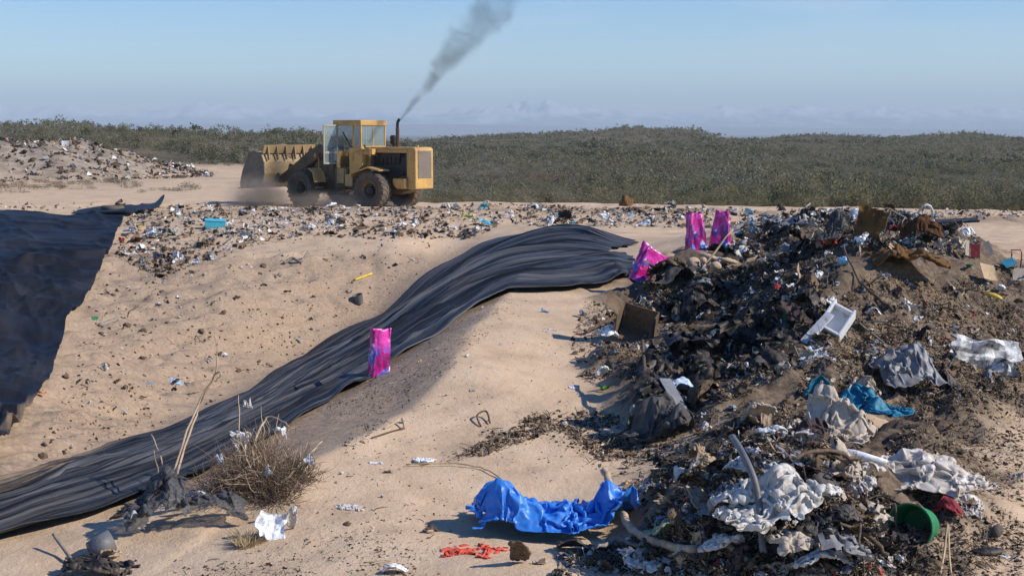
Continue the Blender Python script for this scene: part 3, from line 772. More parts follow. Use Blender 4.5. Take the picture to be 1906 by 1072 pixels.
prof = [(2.60, 2.30), (2.15, 2.36), (1.78, 2.25), (1.62, 1.90), (1.60, 1.40), (1.74, 1.02), (2.10, .84), (3.16, .78)]
P('bucket_shell', MB().shell(prof, -1.46, 1.46, -.045), paint('scuffed_bucket_paint', (.50, .32, .12, 1), (.22, .16, .10, 1), .75), .008, bk)
for sg in (1, -1):
    P('side_plate', MB().prism([(2.58, 2.31), (2.15, 2.37), (1.77, 2.26), (1.60, 1.90), (1.58, 1.40), (1.72, 1.01), (2.10, .82), (3.18, .76), (3.20, 1.02), (3.02, 1.55)], sg * 1.485 - .022, sg * 1.485 + .022), STEEL if sg < 0 else paint('shaded_worn_plate', (.10, .085, .07, 1), (.20, .15, .10, 1), .5), .006, bk)  # near plate coloured darker than the far one to paint its shade
P('cutting_edge', MB().box(3.10, 3.34, -1.52, 1.52, .74, .78), STEEL, .005, bk)
sp = MB().prism([(1.70, 2.26), (1.60, 2.62), (1.64, 2.63), (1.76, 2.27)], -1.46, 1.46)
P('spill_guard', sp, bpy.data.materials['scuffed_bucket_paint'], .006, bk)
for k in range(6):
    t_ = -1.25 + k * .5
    P('guard_rib', MB().prism([(1.50, 2.02), (1.58, 2.58), (1.62, 2.58), (1.68, 2.24), (1.60, 1.98)], t_ - .02, t_ + .02), bpy.data.materials['scuffed_bucket_paint'], 0, bk)
# load in the bucket
bm_ = bmesh.new(); bmesh.ops.create_icosphere(bm_, subdivisions=4, radius=1)
for q in bm_.verts:
    n_ = float(fbm([q.co.x * 2 + 5], [q.co.y * 2 + q.co.z * 2], 4, 120)[0])
    q.co = Vector((2.25 + q.co.x * .58 * (1 + .3 * n_), q.co.y * 1.42, 1.75 + q.co.z * .72 * (1 + .45 * n_)))
me = bpy.data.meshes.new('load'); bm_.to_mesh(me); bm_.free()
ld = NT('loose_refuse_soil'); ld.col(ld.ramp(ld.noise(ld.coord(), 8, 5, .7), [(.35, (.07, .05, .035)), (.55, (.26, .18, .11)), (.7, (.4, .3, .2))])); ld.set(roughness=.95)
ld.bump(ld.noise(ld.coord(), 14, 4, .7), .05, 1)
lo = link_mesh('refuse_load', me, ld.m); lo.parent = None
lo.matrix_world = Matrix.Translation(Rw) @ Matrix.Rotation(A_R, 4, 'Z') @ Matrix.Translation(fxf(.5, 0)) @ Matrix.Rotation(A_F - A_R, 4, 'Z')
tag(lo, 'brown soil and refuse heaped in the bucket of the wheel loader', 'load of soil')
# ------------------------------------------------------------------ thin sheets that fold under their own weight
def relax(P, w, h, floor, steps=90, inner=5, grav=.0016, stiff=1.0, damp=.90, lift=.004, bend=.25, fric=.75):
    """P (ny,nx,3) start positions of a w x h sheet; moves it onto floor(x,y) keeping its lengths"""
    ny, nx, _ = P.shape
    lx = w / (nx - 1); ly = h / (ny - 1); ld_ = math.hypot(lx, ly)
    Q = P.copy()
    def con(a, b, L, k, even):
        d = b - a; n = np.linalg.norm(d, axis=-1, keepdims=True) + 1e-9
        c = d * ((n - L) / n * .5 * k)
        a += c; b -= c
    for it in range(steps):
        V = (P - Q) * damp; Q = P.copy(); P = P + V; P[..., 2] -= grav
        for _ in range(inner):
            for e in (0, 1):
                m = (nx - 1 - e) // 2 * 2
                con(P[:, e:e + m:2], P[:, e + 1:e + 1 + m:2], lx, stiff, e)
                m = (ny - 1 - e) // 2 * 2
                con(P[e:e + m:2], P[e + 1:e + 1 + m:2], ly, stiff, e)
                m = (ny - 1 - e) // 2 * 2
                con(P[e:e + m:2, :-1], P[e + 1:e + 1 + m:2, 1:], ld_, .35 * stiff, e)
                con(P[e:e + m:2, 1:], P[e + 1:e + 1 + m:2, :-1], ld_, .35 * stiff, e)
            if bend:
                c = (P[:, :-2] + P[:, 2:]) * .5 - P[:, 1:-1]; P[:, 1:-1] += c * bend * .25
                c = (P[:-2] + P[2:]) * .5 - P[1:-1]; P[1:-1] += c * bend * .25
        fz = floor(P[..., 0], P[..., 1]) + lift
        u = P[..., 2] < fz
        P[..., 2] = np.where(u, fz, P[..., 2])
        uu_ = u[..., None]
        P[..., :2] = np.where(uu_, Q[..., :2] * fric + P[..., :2] * (1 - fric), P[..., :2])
        Q[..., :2] = np.where(uu_, P[..., :2], Q[..., :2])
    return P
def sheet_start(nx, ny, w, h, comp, amp, rg, freq=2.2):
    u = np.linspace(-.5, .5, nx); v = np.linspace(-.5, .5, ny); U, V = np.meshgrid(u, v)
    s = int(rg.integers(1, 9999)); r = rg.uniform(0, 3.14)
    z = amp * (fbm((U * math.cos(r) + V * math.sin(r)) * freq * 1.7 + 3, (V * math.cos(r) - U * math.sin(r)) * freq * .8, 3, s) * 1.6 + .6 * vnoise(U * 8, V * 8, s + 5) + .35 * vnoise(U * 15, V * 15, s + 6))
    X = U * w * comp + .10 * w * vnoise(U * 4, V * 4, s + 7); Y = V * h * comp + .10 * h * vnoise(U * 4, V * 4, s + 8)
    return np.stack([X, Y, z - z.min()], 2)
def ragged(nx, ny, rg, cut=.16):
    """which faces of a torn sheet stay"""
    u = np.linspace(-1, 1, nx - 1); v = np.linspace(-1, 1, ny - 1); U, V = np.meshgrid(u, v)
    s = int(rg.integers(1, 9999))
    m = np.maximum(np.abs(U), np.abs(V)) + cut * 2.2 * vnoise(U * 2.6, V * 2.6, s) + cut * .8 * vnoise(U * 9, V * 9, s + 1)
    return (m < 1.02 - cut * .35).ravel()
def sheet_obj(name, P, mat, rg, cut=.16, thick=.005, origin=None):
    ny, nx, _ = P.shape
    F = grid_faces(ny, nx)
    if cut: F = F[ragged(nx, ny, rg, cut)]
    V = P.reshape(-1, 3)
    o_ = np.array(origin if origin is not None else (V[:, 0].mean(), V[:, 1].mean(), V[:, 2].min()))
    used = np.unique(F); mp_ = -np.ones(len(V), int); mp_[used] = np.arange(len(used))
    o = np_mesh(name, V[used] - o_, mp_[F], mat, smooth_=True)
    o.location = o_
    if thick:
        sm = o.modifiers.new('thickness', 'SOLIDIFY'); sm.thickness = thick; sm.offset = 0
    return o
def wrinkle(P, size, rg):
    """finer grid with sharp creases pressed along the normals"""
    def up(A):
        A = np.moveaxis(A, 0, -1) if False else A
        n = A.shape[0]; t = np.linspace(0, n - 1, 2 * n - 1); i = np.clip(t.astype(int), 0, n - 2); f = (t - i)[:, None, None]
        p0 = A[np.maximum(i - 1, 0)]; p1 = A[i]; p2 = A[i + 1]; p3 = A[np.minimum(i + 2, n - 1)]
        return .5 * (2 * p1 + (p2 - p0) * f + (2 * p0 - 5 * p1 + 4 * p2 - p3) * f * f + (3 * p1 - p0 - 3 * p2 + p3) * f ** 3)
    P = up(P); P = np.swapaxes(up(np.swapaxes(P, 0, 1)), 0, 1)
    N = np.cross(np.gradient(P, axis=1), np.gradient(P, axis=0)); N /= np.linalg.norm(N, axis=2, keepdims=True) + 1e-9
    u = np.linspace(0, 1, P.shape[1]); v = np.linspace(0, 1, P.shape[0]); U, V = np.meshgrid(u, v)
    d = 0
    for k, (fa, fb, am) in enumerate(((2.2, 7, .050), (2.0, 9, .034), (5, 13, .018))):
        r = rg.uniform(0, 3.14); s = int(rg.integers(1, 9999)); a = U * math.cos(r) + V * math.sin(r); b = V * math.cos(r) - U * math.sin(r)
        b = b + .10 * vnoise(a * 3, b * 3, s + 1)
        d = d + am * (.25 - np.abs(vnoise(a * fa, b * fb, s))) * 2
    return P - N * (d * size)[..., None]
def cloth(name, px, py, w, h, mat, label, cat, comp=.7, amp=.2, rz=0.0, n=30, cut=.12, seed=0, bumps=(), lift0=.05, steps=80, fric=.55, group=None, bend=.04, freq=2.2, inner=5, thick=.005, tilt=0, sub=True, crump=1.0):
    rg = np.random.default_rng(seed + int(px * 7 + py))
    c = hit(px, py)
    nx = n; ny = max(8, int(n * h / w))
    P = sheet_start(nx, ny, w, h, comp * .86, amp * 1.25, rg, freq)
    if tilt:
        P[..., 2] += tilt * P[..., 0]
    cr, sr = math.cos(rz), math.sin(rz)
    P = np.stack([P[..., 0] * cr - P[..., 1] * sr, P[..., 0] * sr + P[..., 1] * cr, P[..., 2]], 2)
    bl = [(hit(b[0], b[1]), b[2], b[3]) for b in bumps]
    def floor(x, y):
        z = Hq(x, y)
        for bc, r, hh in bl:
            z = np.maximum(z, Hq(bc.x, bc.y) + hh * np.exp(-(((x - bc.x) / r) ** 2 + ((y - bc.y) / r) ** 2) ** 1.6) * (1 + .55 * vnoise(x * 7, y * 7, 333) + .3 * vnoise(x * 16, y * 16, 334))) if hh > 0 else z
        return z
    P[..., 0] += c.x; P[..., 1] += c.y
    P[..., 2] += floor(P[..., 0], P[..., 1]) + lift0
    P = relax(P, w, h, floor, steps=steps, bend=bend, inner=inner, fric=fric, grav=.0022)
    if crump: P = wrinkle(P, min(w, h) * crump, rg)
    o = sheet_obj(name, P, mat, rg, cut, thick)
    if sub:
        m = o.modifiers.new('soft', 'SUBSURF'); m.levels = m.render_levels = 1
        if thick: o.modifiers.move(1, 0)
    return tag(o, label, cat, group)
def outline(rg, w, h, n=14, jag=.12):
    """irregular torn panel outline"""
    pts = []
    for e in range(4):
        for k in range(n // 4 + 1):
            t = k / (n // 4 + 1)
            a = [(-.5 + t, -.5), (.5, -.5 + t), (.5 - t, .5), (-.5, .5 - t)][e]
            pts.append((a[0] * w + rg.normal() * jag * w * .4, a[1] * h + rg.normal() * jag * h * .4))
    return pts
def panel_mesh(name, rg, w, h, t, jag=.08, bend=0.0, wav=.0):
    """a stiff sheet with real thickness, torn outline and a bend"""
    b = bmesh.new()
    bmesh.ops.create_grid(b, x_segments=12, y_segments=12, size=.5)
    s = int(rg.integers(1, 9999))
    for v in b.verts:
        x, y = v.co.x, v.co.y
        e = max(abs(x), abs(y)) * 2
        k = 1 + jag * e ** 3 * float(vnoise(x * 5 + s, y * 5, s)) * 2.2
        X, Y = x * w * k, y * h * k
        Z = wav * float(fbm([x * 2.5], [y * 2.5], 3, s)[0])
        if bend:
            r_ = w / bend; a = X / r_
            X, Z = math.sin(a) * (r_ - Z), (1 - math.cos(a)) * r_ + Z * math.cos(a)
        v.co = (X, Y, Z)
    bmesh.ops.solidify(b, geom=b.faces[:], thickness=t)
    bmesh.ops.recalc_face_normals(b, faces=b.faces)
    me = bpy.data.meshes.new(name); b.to_mesh(me); b.free()
    return me
def panel(name, px, py, w, h, t, mat, label, cat, rot=(0, 0, 0), lift=.0, jag=.08, bend=0.0, wav=0.0, seed=0, group=None):
    rg = np.random.default_rng(seed + int(px * 3 + py))
    o = link_mesh(name, panel_mesh(name, rg, w, h, t, jag, bend, wav), mat)
    o.location = hit(px, py, lift); o.rotation_euler = tuple(R(a) for a in rot)
    return tag(o, label, cat, group)
def rod(name, pts, r, mat, label, cat, n=8, group=None, wob=.0):
    """a stick, hose or pipe through (px, py, lift) points"""
    W_ = [hit(p[0], p[1]) for p in pts]
    Y0 = [p.y for p in W_]
    W_ = [p + Vector((0, 0, q[2])) for p, q in zip(W_, pts)]
    # spline through the points
    out = []; m = len(W_)
    for i in range(m - 1):
        p0 = W_[max(i - 1, 0)]; p1 = W_[i]; p2 = W_[i + 1]; p3 = W_[min(i + 2, m - 1)]
        for k in range(6):
            t = k / 6
            out.append(.5 * ((2 * p1) + (p2 - p0) * t + (2 * p0 - 5 * p1 + 4 * p2 - p3) * t * t + (3 * p1 - p0 - 3 * p2 + p3) * t ** 3))
    out.append(W_[-1])
    rr = [r[0] + (r[1] - r[0]) * i / (len(out) - 1) for i in range(len(out))] if isinstance(r, tuple) else [r] * len(out)
    if wob:
        rg = random.Random(int(pts[0][0]))
        out = [p + Vector((rg.gauss(0, wob), rg.gauss(0, wob), rg.gauss(0, wob))) for p in out]
        rr = [q * rg.uniform(.85, 1.2) for q in rr]
    c = out[0].copy()
    o = MB().tube([p - c for p in out], rr, n).build(name, mat, smooth_=True)
    o.location = c
    return tag(o, label, cat, group)
def lump_mesh(name, rg, sx, sy, sz, rough=.35, fold=0.0, sub=4, flat=.0):
    b = bmesh.new(); bmesh.ops.create_icosphere(b, subdivisions=sub, radius=1)
    s = int(rg.integers(1, 9999))
    C = np.array([v.co[:] for v in b.verts])
    n = fbm(C[:, 0] * 1.6 + C[:, 2] * .9, C[:, 1] * 1.6 - C[:, 2] * 1.1, 4, s)
    th = np.arctan2(C[:, 1], C[:, 0])
    f = 1 + rough * n + fold * (ridged(vnoise(th * 2.6 + 1.5 * n, C[:, 2] * 1.2, s + 2)) - .4)
    C = C * f[:, None] * np.array([sx, sy, sz])
    if flat: C[:, 2] = np.maximum(C[:, 2], -sz * flat)
    for v, c in zip(b.verts, C): v.co = c
    me = bpy.data.meshes.new(name); b.to_mesh(me); b.free()
    me.polygons.foreach_set('use_smooth', [True] * len(me.polygons))
    return me
def lump(name, px, py, sx, sy, sz, mat, label, cat, rot=(0, 0, 0), lift=0, rough=.35, fold=0.0, seed=0, group=None, flat=0, sub=4):
    rg = np.random.default_rng(seed + int(px * 5 + py))
    o = link_mesh(name, lump_mesh(name, rg, sx, sy, sz, rough, fold, sub, flat), mat)
    o.location = hit(px, py, lift); o.rotation_euler = tuple(R(a) for a in rot)
    return tag(o, label, cat, group)

# ------------------------------------------------------------------ refuse materials
def stuffm(name, a, b, rough=.8, spec=.25, sc_=6, dirt=.25, dcol=(.20, .145, .095, 1), bump=.006, alpha=1, sheen=0, bs=30, trans=0):
    k = NT(name); v = k.coord()
    n = k.noise(v, sc_, 5, .6)
    c = k.ramp(n, [(.3, a), (.7, b)])
    if dirt:
        d = k.ramp(k.noise(v, sc_ * 1.7, 6, .7, .4), [(.62 - dirt * .4, (0, 0, 0)), (.80 - dirt * .25, (1, 1, 1))])
        c = k.mix(d, c, dcol)
    k.col(c); k.set(roughness=rough); k.b.inputs['Specular IOR Level'].default_value = spec
    if alpha < 1:
        al = k.ramp(n, [(.3, (max(alpha - .2, 0),) * 3), (.7, (min(alpha + .25, 1),) * 3)]); k.link(al, k.b.inputs['Alpha'])
    if bump: k.bump(k.noise(v, bs, 4, .65), bump, .8)
    return k.m
M = {
 'white': stuffm('white_plastic', (.72, .72, .71), (.82, .82, .81), .5, .4, dirt=.12),
 'dirty_white': stuffm('dirty_white_film', (.46, .43, .38), (.66, .63, .58), .55, .4, dirt=.35, dcol=(.30, .24, .17, 1)),
 'grey': stuffm('grey_film', (.13, .135, .145), (.23, .235, .245), .45, .4, dirt=.3),
 'pale_grey': stuffm('pale_grey_film', (.40, .41, .42), (.55, .56, .57), .5, .4, dirt=.25),
 'dark_grey': stuffm('dark_grey_cloth', (.05, .049, .05), (.095, .092, .092), .75, .15, dirt=.42, dcol=(.14, .11, .08, 1)),
 'black': stuffm('black_plastic', (.009, .009, .010), (.022, .022, .023), .5, .22, dirt=.42, dcol=(.13, .098, .068, 1)),
 'tan': stuffm('tan_cardboard', (.38, .27, .165), (.50, .365, .23), .85, .15, dirt=.3, dcol=(.22, .15, .09, 1)),
 'brown': stuffm('brown_board', (.12, .08, .05), (.20, .14, .09), .85, .15, dirt=.3, dcol=(.06, .045, .03, 1)),
 'beige': stuffm('beige_cloth', (.42, .35, .27), (.56, .48, .38), .9, .1, dirt=.3, dcol=(.25, .19, .13, 1), bs=60),
 'blue': stuffm('blue_film', (.025, .17, .58), (.045, .23, .70), .38, .45, dirt=.05),
 'light_blue': stuffm('light_blue_plastic', (.22, .42, .62), (.32, .52, .70), .5, .4, dirt=.15),
 'pale_blue': stuffm('pale_blue_plastic', (.48, .58, .68), (.60, .68, .76), .5, .4, dirt=.15),
 'teal': stuffm('teal_cloth', (.010, .13, .21), (.02, .20, .30), .55, .3, dirt=.08),
 'cyan': stuffm('cyan_plastic', (.05, .40, .55), (.09, .50, .62), .5, .4, dirt=.1),
 'green': stuffm('green_plastic', (.012, .14, .055), (.025, .24, .09), .5, .35, dirt=.12),
 'sage': stuffm('sage_cloth', (.20, .25, .17), (.28, .33, .22), .8, .2, dirt=.15),
 'lime': stuffm('lime_plastic', (.30, .48, .05), (.42, .6, .1), .5, .35, dirt=.1),
 'red': stuffm('red_plastic', (.45, .03, .035), (.58, .06, .06), .55, .35, dirt=.12),
 'dark_red': stuffm('dark_red_cloth', (.17, .025, .03), (.30, .04, .05), .8, .2, dirt=.2),
 'orange_red': stuffm('orange_red_net', (.55, .065, .035), (.68, .11, .06), .75, .3, dirt=.1),
 'yellow': stuffm('yellow_plastic', (.62, .40, .03), (.75, .55, .08), .5, .35, dirt=.12),
 'orange': stuffm('orange_plastic', (.75, .25, .06), (.8, .33, .1), .5, .35, dirt=.1),
 'rust': stuffm('rust_brown_matting', (.13, .065, .022), (.27, .145, .055), .95, .08, 3, dirt=.6, dcol=(.075, .045, .025, 1), bump=.02, bs=25),
 'dark_rust': stuffm('dark_rust_matting', (.055, .028, .014), (.13, .06, .025), .95, .08, 3, dirt=.3, dcol=(.03, .018, .012, 1), bump=.02, bs=25),
 'wood': stuffm('bleached_wood', (.40, .28, .18), (.55, .42, .29), .8, .2, 14, dirt=.25, dcol=(.24, .16, .10, 1)),
 'grey_wood': stuffm('weathered_grey_wood', (.20, .17, .14), (.34, .30, .25), .85, .15, 14, dirt=.3, dcol=(.10, .08, .06, 1)),
 'dark_wood': stuffm('dark_branch_bark', (.07, .05, .035), (.14, .10, .07), .9, .1, 14, dirt=.3, dcol=(.2, .15, .1, 1)),
 'pipe': stuffm('grey_hose_rubber', (.10, .10, .105), (.16, .16, .165), .5, .4, dirt=.25),
 'clear': stuffm('clear_dusty_film', (.72, .65, .56), (.86, .82, .75), .4, .45, 5, dirt=.45, dcol=(.42, .31, .21, 1), alpha=.6),
 'grey_net': stuffm('grey_netting', (.06, .06, .065), (.12, .12, .125), .7, .3, 40, dirt=.2, alpha=.55),
 'maroon': stuffm('maroon_brown_cloth', (.05, .035, .035), (.10, .07, .065), .9, .1, dirt=.3, bs=60),
 'leaf': stuffm('fresh_leaf', (.05, .16, .02), (.12, .28, .04), .6, .3, dirt=0),
 'twig': stuffm('reddish_dry_twig', (.17, .115, .075), (.30, .215, .145), .9, .1, dirt=.1),
 'straw': stuffm('dry_straw', (.36, .27, .15), (.52, .40, .24), .9, .1, dirt=.1),
 'char': stuffm('burnt_white_sheet', (.68, .68, .66), (.78, .78, .77), .5, .4, 4, dirt=.55, dcol=(.025, .022, .02, 1)),
}
# ------------------------------------------------------------------ pink plastic sacks
pk = NT('magenta_printed_film'); v = pk.coord()
pn = pk.noise(v, 5, 2, .4); pz = pk.coord(stretch=(7, 7, 6)); pq = pk.noise(pz, 1, 1, .3)
c_ = pk.mix(pk.ramp(pn, [(.42, (0, 0, 0)), (.58, (1, 1, 1))]), (.50, .010, .20, 1), (.80, .06, .40, 1))
zz = pk.new('ShaderNodeSeparateXYZ'); pk.link(pk.new('ShaderNodeTexCoord').outputs['Generated'], zz.inputs[0])
low = pk.ramp(zz.outputs['Z'], [(.45, (1, 1, 1)), (.72, (0, 0, 0))])
bl_ = pk.math('MULTIPLY', low, pk.ramp(pq, [(.48, (0, 0, 0)), (.53, (1, 1, 1))]))
c_ = pk.mix(bl_, c_, (.03, .14, .55, 1))
dk_ = pk.math('MULTIPLY', pk.ramp(pk.noise(pk.coord(stretch=(11, 11, 2.5)), 1, 1, .3), [(.56, (0, 0, 0)), (.62, (1, 1, 1))]), .85)
c_ = pk.mix(dk_, c_, (.17, .008, .10, 1))
wh_ = pk.math('MULTIPLY', pk.ramp(pk.noise(pk.coord(stretch=(8, 8, 5)), 1, 2, .5), [(.62, (0, 0, 0)), (.66, (1, 1, 1))]), .8)  # white flecks: printed bits, and glare painted onto the film
c_ = pk.mix(wh_, c_, (.80, .72, .80, 1))
pk.col(c_); pk.set(roughness=.24); pk.b.inputs['Specular IOR Level'].default_value = .6
pk.bump(pk.noise(v, 9, 4, .6), .03, .8)
def pink_sack(px, py, wpx, hpx, label, rz=0.0, lean=(0, 0), taper=.8, seed=0, top=.5):
    c = hit(px, py); m = c.y / F_PX; w_, h_ = wpx * m, hpx * m
    rg = np.random.default_rng(seed); nu, nv = 48, 26
    V = []
    for j in range(nv):
        t = j / (nv - 1); ww = w_ * .5 * (1 - (1 - taper) * t); dd = w_ * .42 * (1 - top * t)
        for i in range(nu):
            a = 2 * math.pi * i / nu
            x = math.copysign(abs(math.cos(a)) ** .55, math.cos(a)) * ww; y = math.copysign(abs(math.sin(a)) ** .75, math.sin(a)) * dd
            k = 1 + .16 * float(vnoise(math.cos(a) * 7 + t * 3, math.sin(a) * 7 + t * 9, seed + 9)) + .34 * float(vnoise(math.cos(a) * 3 + seed, math.sin(a) * 3 + t * 1.2, seed)) + .16 * float(vnoise(math.cos(a) * 2, t * 5 + math.sin(a) * 2, seed + 3))
            crease = .2 * w_ * t * max(0, 1 - abs(math.sin(a * 1.0 + .5)) * 2.4) * (1 if math.cos(a) < 0 else -.6)
            V.append((x * k + lean[0] * t * h_, y * k + crease + lean[1] * t * h_, t * h_ * (1 + .025 * math.sin(a * 2 + seed) * t)))
    F = [(j * nu + i, j * nu + (i + 1) % nu, (j + 1) * nu + (i + 1) % nu, (j + 1) * nu + i) for j in range(nv - 1) for i in range(nu)]
    o = mesh_obj('pink_sack', V, F, pk.m)
    o.location = c - Vector((0, 0, .04)); o.rotation_euler = (0, 0, rz)
    sm = o.modifiers.new('thickness', 'SOLIDIFY'); sm.thickness = .004
    return tag(o, label, 'plastic sack', 'shiny pink sacks weighing down the liner')
pink_sack(705, 697, 38, 92, 'upright glossy pink sack with blue print standing on the lower run of the pleated liner', .5, (.06, 0), .95, 3, .6)
o = pink_sack(1184, 523, 30, 74, 'slumped magenta sack leaning over sideways beside the head of the pleated liner', .3, (.05, .0), 2.0, 8, .4)
o.rotation_euler = (R(-8), R(34), .2)
pink_sack(1296, 466, 39, 74, 'tall pink and blue sack standing on the sand at the foot of the heap', .3, (-.05, 0), .62, 14, .5)
pink_sack(1340, 462, 42, 74, 'magenta sack half hidden behind a black flap at the edge of the heap', -.2, (.05, 0), .55, 21, .5)

# ------------------------------------------------------------------ refuse one can tell apart
T = cloth
T('tarpaulin', 1035, 985, 2.0, 1.25, M['blue'], 'crumpled bright blue plastic tarpaulin lying on the sand below the heap', 'tarpaulin', comp=.80, amp=.20, rz=.03, n=72, cut=.12, seed=3,
  bend=0.0, crump=.5, bumps=((932, 988, .21, .42), (968, 992, .24, .32), (1030, 994, .30, .20), (1090, 994, .22, .18), (1150, 980, .22, .36), (1185, 982, .16, .30)), lift0=.02, steps=120, fric=.3, freq=3.8)
T('net_sack', 882, 1026, .56, .46, M['orange_red'], 'orange-red net sack lying flat on the sand beside the blue tarpaulin', 'net sack', comp=.85, amp=.06, rz=-.25, n=34, cut=.35, seed=1)
T('cloth_bundle', 965, 1052, .34, .34, M['brown'], 'brown muddy cloth bundle at the near end of the blue tarpaulin', 'cloth', comp=.6, amp=.2, n=26, bumps=((963, 1058, .13, .20),), seed=4, cut=.08)
T('crumpled_paper', 1005, 1052, .26, .26, M['beige'], 'pale beige crumpled paper bag beside the brown muddy bundle', 'paper bag', comp=.6, amp=.2, n=22, bumps=((1005, 1058, .09, .14),), seed=5, cut=.08)
T('rag', 1070, 1025, .5, .34, M['dark_grey'], 'dark grey rag tucked against the near edge of the blue tarpaulin', 'rag', comp=.75, amp=.1, n=24, bumps=((1065, 1030, .14, .1),))
T('sage_cloth', 1250, 1000, .5, .42, M['sage'], 'pale sage green cloth lying in the shade of the near lobe of the heap', 'cloth', comp=.8, amp=.1, rz=.4, n=30, tilt=.3, bumps=((1265, 1002, .16, .16),))
rod('branch', [(1124, 938, .30), (1140, 965, .22), (1165, 1000, .13), (1215, 1030, .10), (1290, 1052, .10)], (.026, .034), M['wood'], 'pale bare branch with a broken fork leaning from the heap over the blue tarpaulin', 'branch', wob=.006, n=12)
rod('hose', [(1362, 890, .30), (1385, 935, .32), (1408, 985, .26), (1420, 1062, .12)], .024, M['pipe'], 'bent grey hose standing up in front of the dirty white sheeting', 'hose', n=12)
rod('pipe', [(1330, 1022, .10), (1400, 1066, .06)], .024, M['grey_wood'], 'short straight grey pipe lying at the bottom of the heap below the hose', 'pipe', n=12)
T('plastic_sheet', 1430, 985, 1.25, .95, M['dirty_white'], 'large dirty white plastic sheet draped over the near lobe behind the bent hose', 'plastic sheet', comp=.62, amp=.28, rz=.5, n=50, cut=.22, seed=9, bumps=((1480, 950, .28, .26), (1390, 1000, .2, .18)), freq=3)
T('plastic_sheet', 1515, 955, .8, .6, M['dirty_white'], 'smaller dirty white plastic sheet bunched at the top of the near lobe', 'plastic sheet', comp=.55, amp=.28, rz=-.6, n=40, cut=.22, seed=19, bumps=((1520, 960, .2, .2),))
T('plastic_sheet', 1440, 870, .9, .5, M['grey'], 'torn grey film stretched along the ridge of the near lobe', 'plastic sheet', comp=.7, amp=.22, rz=.5, n=40, cut=.3, seed=20)
T('plastic_sheet', 1500, 900, .7, .4, M['dark_grey'], 'dark grey film strip folded over the ridge of the near lobe', 'plastic sheet', comp=.6, amp=.2, rz=-.3, n=30, cut=.2, seed=25)
T('teal_cloth', 1622, 795, 1.0, .62, M['teal'], 'bright teal cloth trailing down the sand from the tan sack', 'cloth', comp=.85, amp=.14, rz=-.95, n=44, cut=.05, seed=2, bumps=((1598, 772, .22, .30), (1618, 792, .22, .26), (1640, 812, .2, .2)), freq=3.6)
T('teal_cloth', 1520, 745, .5, .3, M['teal'], 'small teal cloth end showing behind the tan sack', 'cloth', comp=.8, amp=.1, rz=.2, n=24, seed=6, bumps=((1525, 750, .14, .26),))
T('sack', 1552, 800, 1.0, .9, M['beige'], 'tan woven sack slumped over a bulge beside the teal cloth', 'sack', comp=.76, amp=.16, rz=-.6, n=46, cut=.05, seed=7, bumps=((1540, 792, .26, .32), (1575, 812, .22, .30), (1590, 800, .16, .30)), freq=3.4)
T('garment', 1500, 822, .7, .45, M['maroon'], 'dark maroon brown garment crumpled in front of the tan sack', 'garment', comp=.62, amp=.16, rz=.2, n=40, cut=.1, seed=8, bumps=((1500, 815, .22, .16),), freq=4)
T('garment', 1415, 790, .62, .5, M['beige'], 'beige garment with an open collar folded on the ridge', 'garment', comp=.62, amp=.2, rz=.3, n=36, cut=.1, seed=12, bumps=((1420, 795, .18, .24),), freq=3)
T('rag', 1425, 812, .3, .12, M['white'], 'white rag strip lying against the beige garment', 'rag', comp=.85, amp=.04, n=22, seed=3)
T('refuse_bag', 1680, 710, .95, 1.1, M['grey'], 'dusty grey bin liner half buried on the sunny face of the heap', 'bin bag', comp=.8, amp=.06, rz=.2, n=44, cut=.08, seed=10, bumps=((1670, 712, .34, .32), (1700, 705, .28, .36)), freq=4.6)
T('rubber_strip', 1757, 712, .16, .72, M['dark_grey'], 'long dark rubber strip standing beside the dusty grey bin liner', 'strip', comp=.95, amp=.05, rz=.25, n=12, cut=.05, seed=3, bumps=((1760, 715, .1, .1),))
panel('burnt_sheet', 1832, 690, .78, .42, .035, M['char'], 'crumpled white board scorched black in patches on the sunny face of the heap', 'board', (62, 4, 8), .16, .25, wav=.22)
panel('burnt_sheet', 1790, 668, .30, .22, .03, M['white'], 'torn white corner piece leaning on the scorched board', 'board', (50, -20, 30), .12, .25, wav=.2)
# white foam box
fbx = MB(); w_, d_, h_, t_ = .36, .28, .22, .03
fbx.box(-w_ / 2, w_ / 2, -d_ / 2, d_ / 2, 0, t_).box(-w_ / 2, w_ / 2, -d_ / 2, -d_ / 2 + t_, t_, h_).box(-w_ / 2, w_ / 2, d_ / 2 - t_, d_ / 2, t_, h_).box(-w_ / 2, -w_ / 2 + t_, -d_ / 2 + t_, d_ / 2 - t_, t_, h_).box(w_ / 2 - t_, w_ / 2, -d_ / 2 + t_, d_ / 2 - t_, t_, h_ * .7)
o = fbx.build('foam_box', M['white'], None, .008); o.location = hit(1556, 622, .10); o.rotation_euler = (R(40), R(-48), R(30))
tag(o, 'white foam box tipped on its side in the middle of the heap', 'box')
panel('foam_piece', 1520, 625, .5, .10, .03, M['pale_grey'], 'narrow grey foam piece leaning against the white foam box', 'foam', (20, -35, 35), .1, .05)
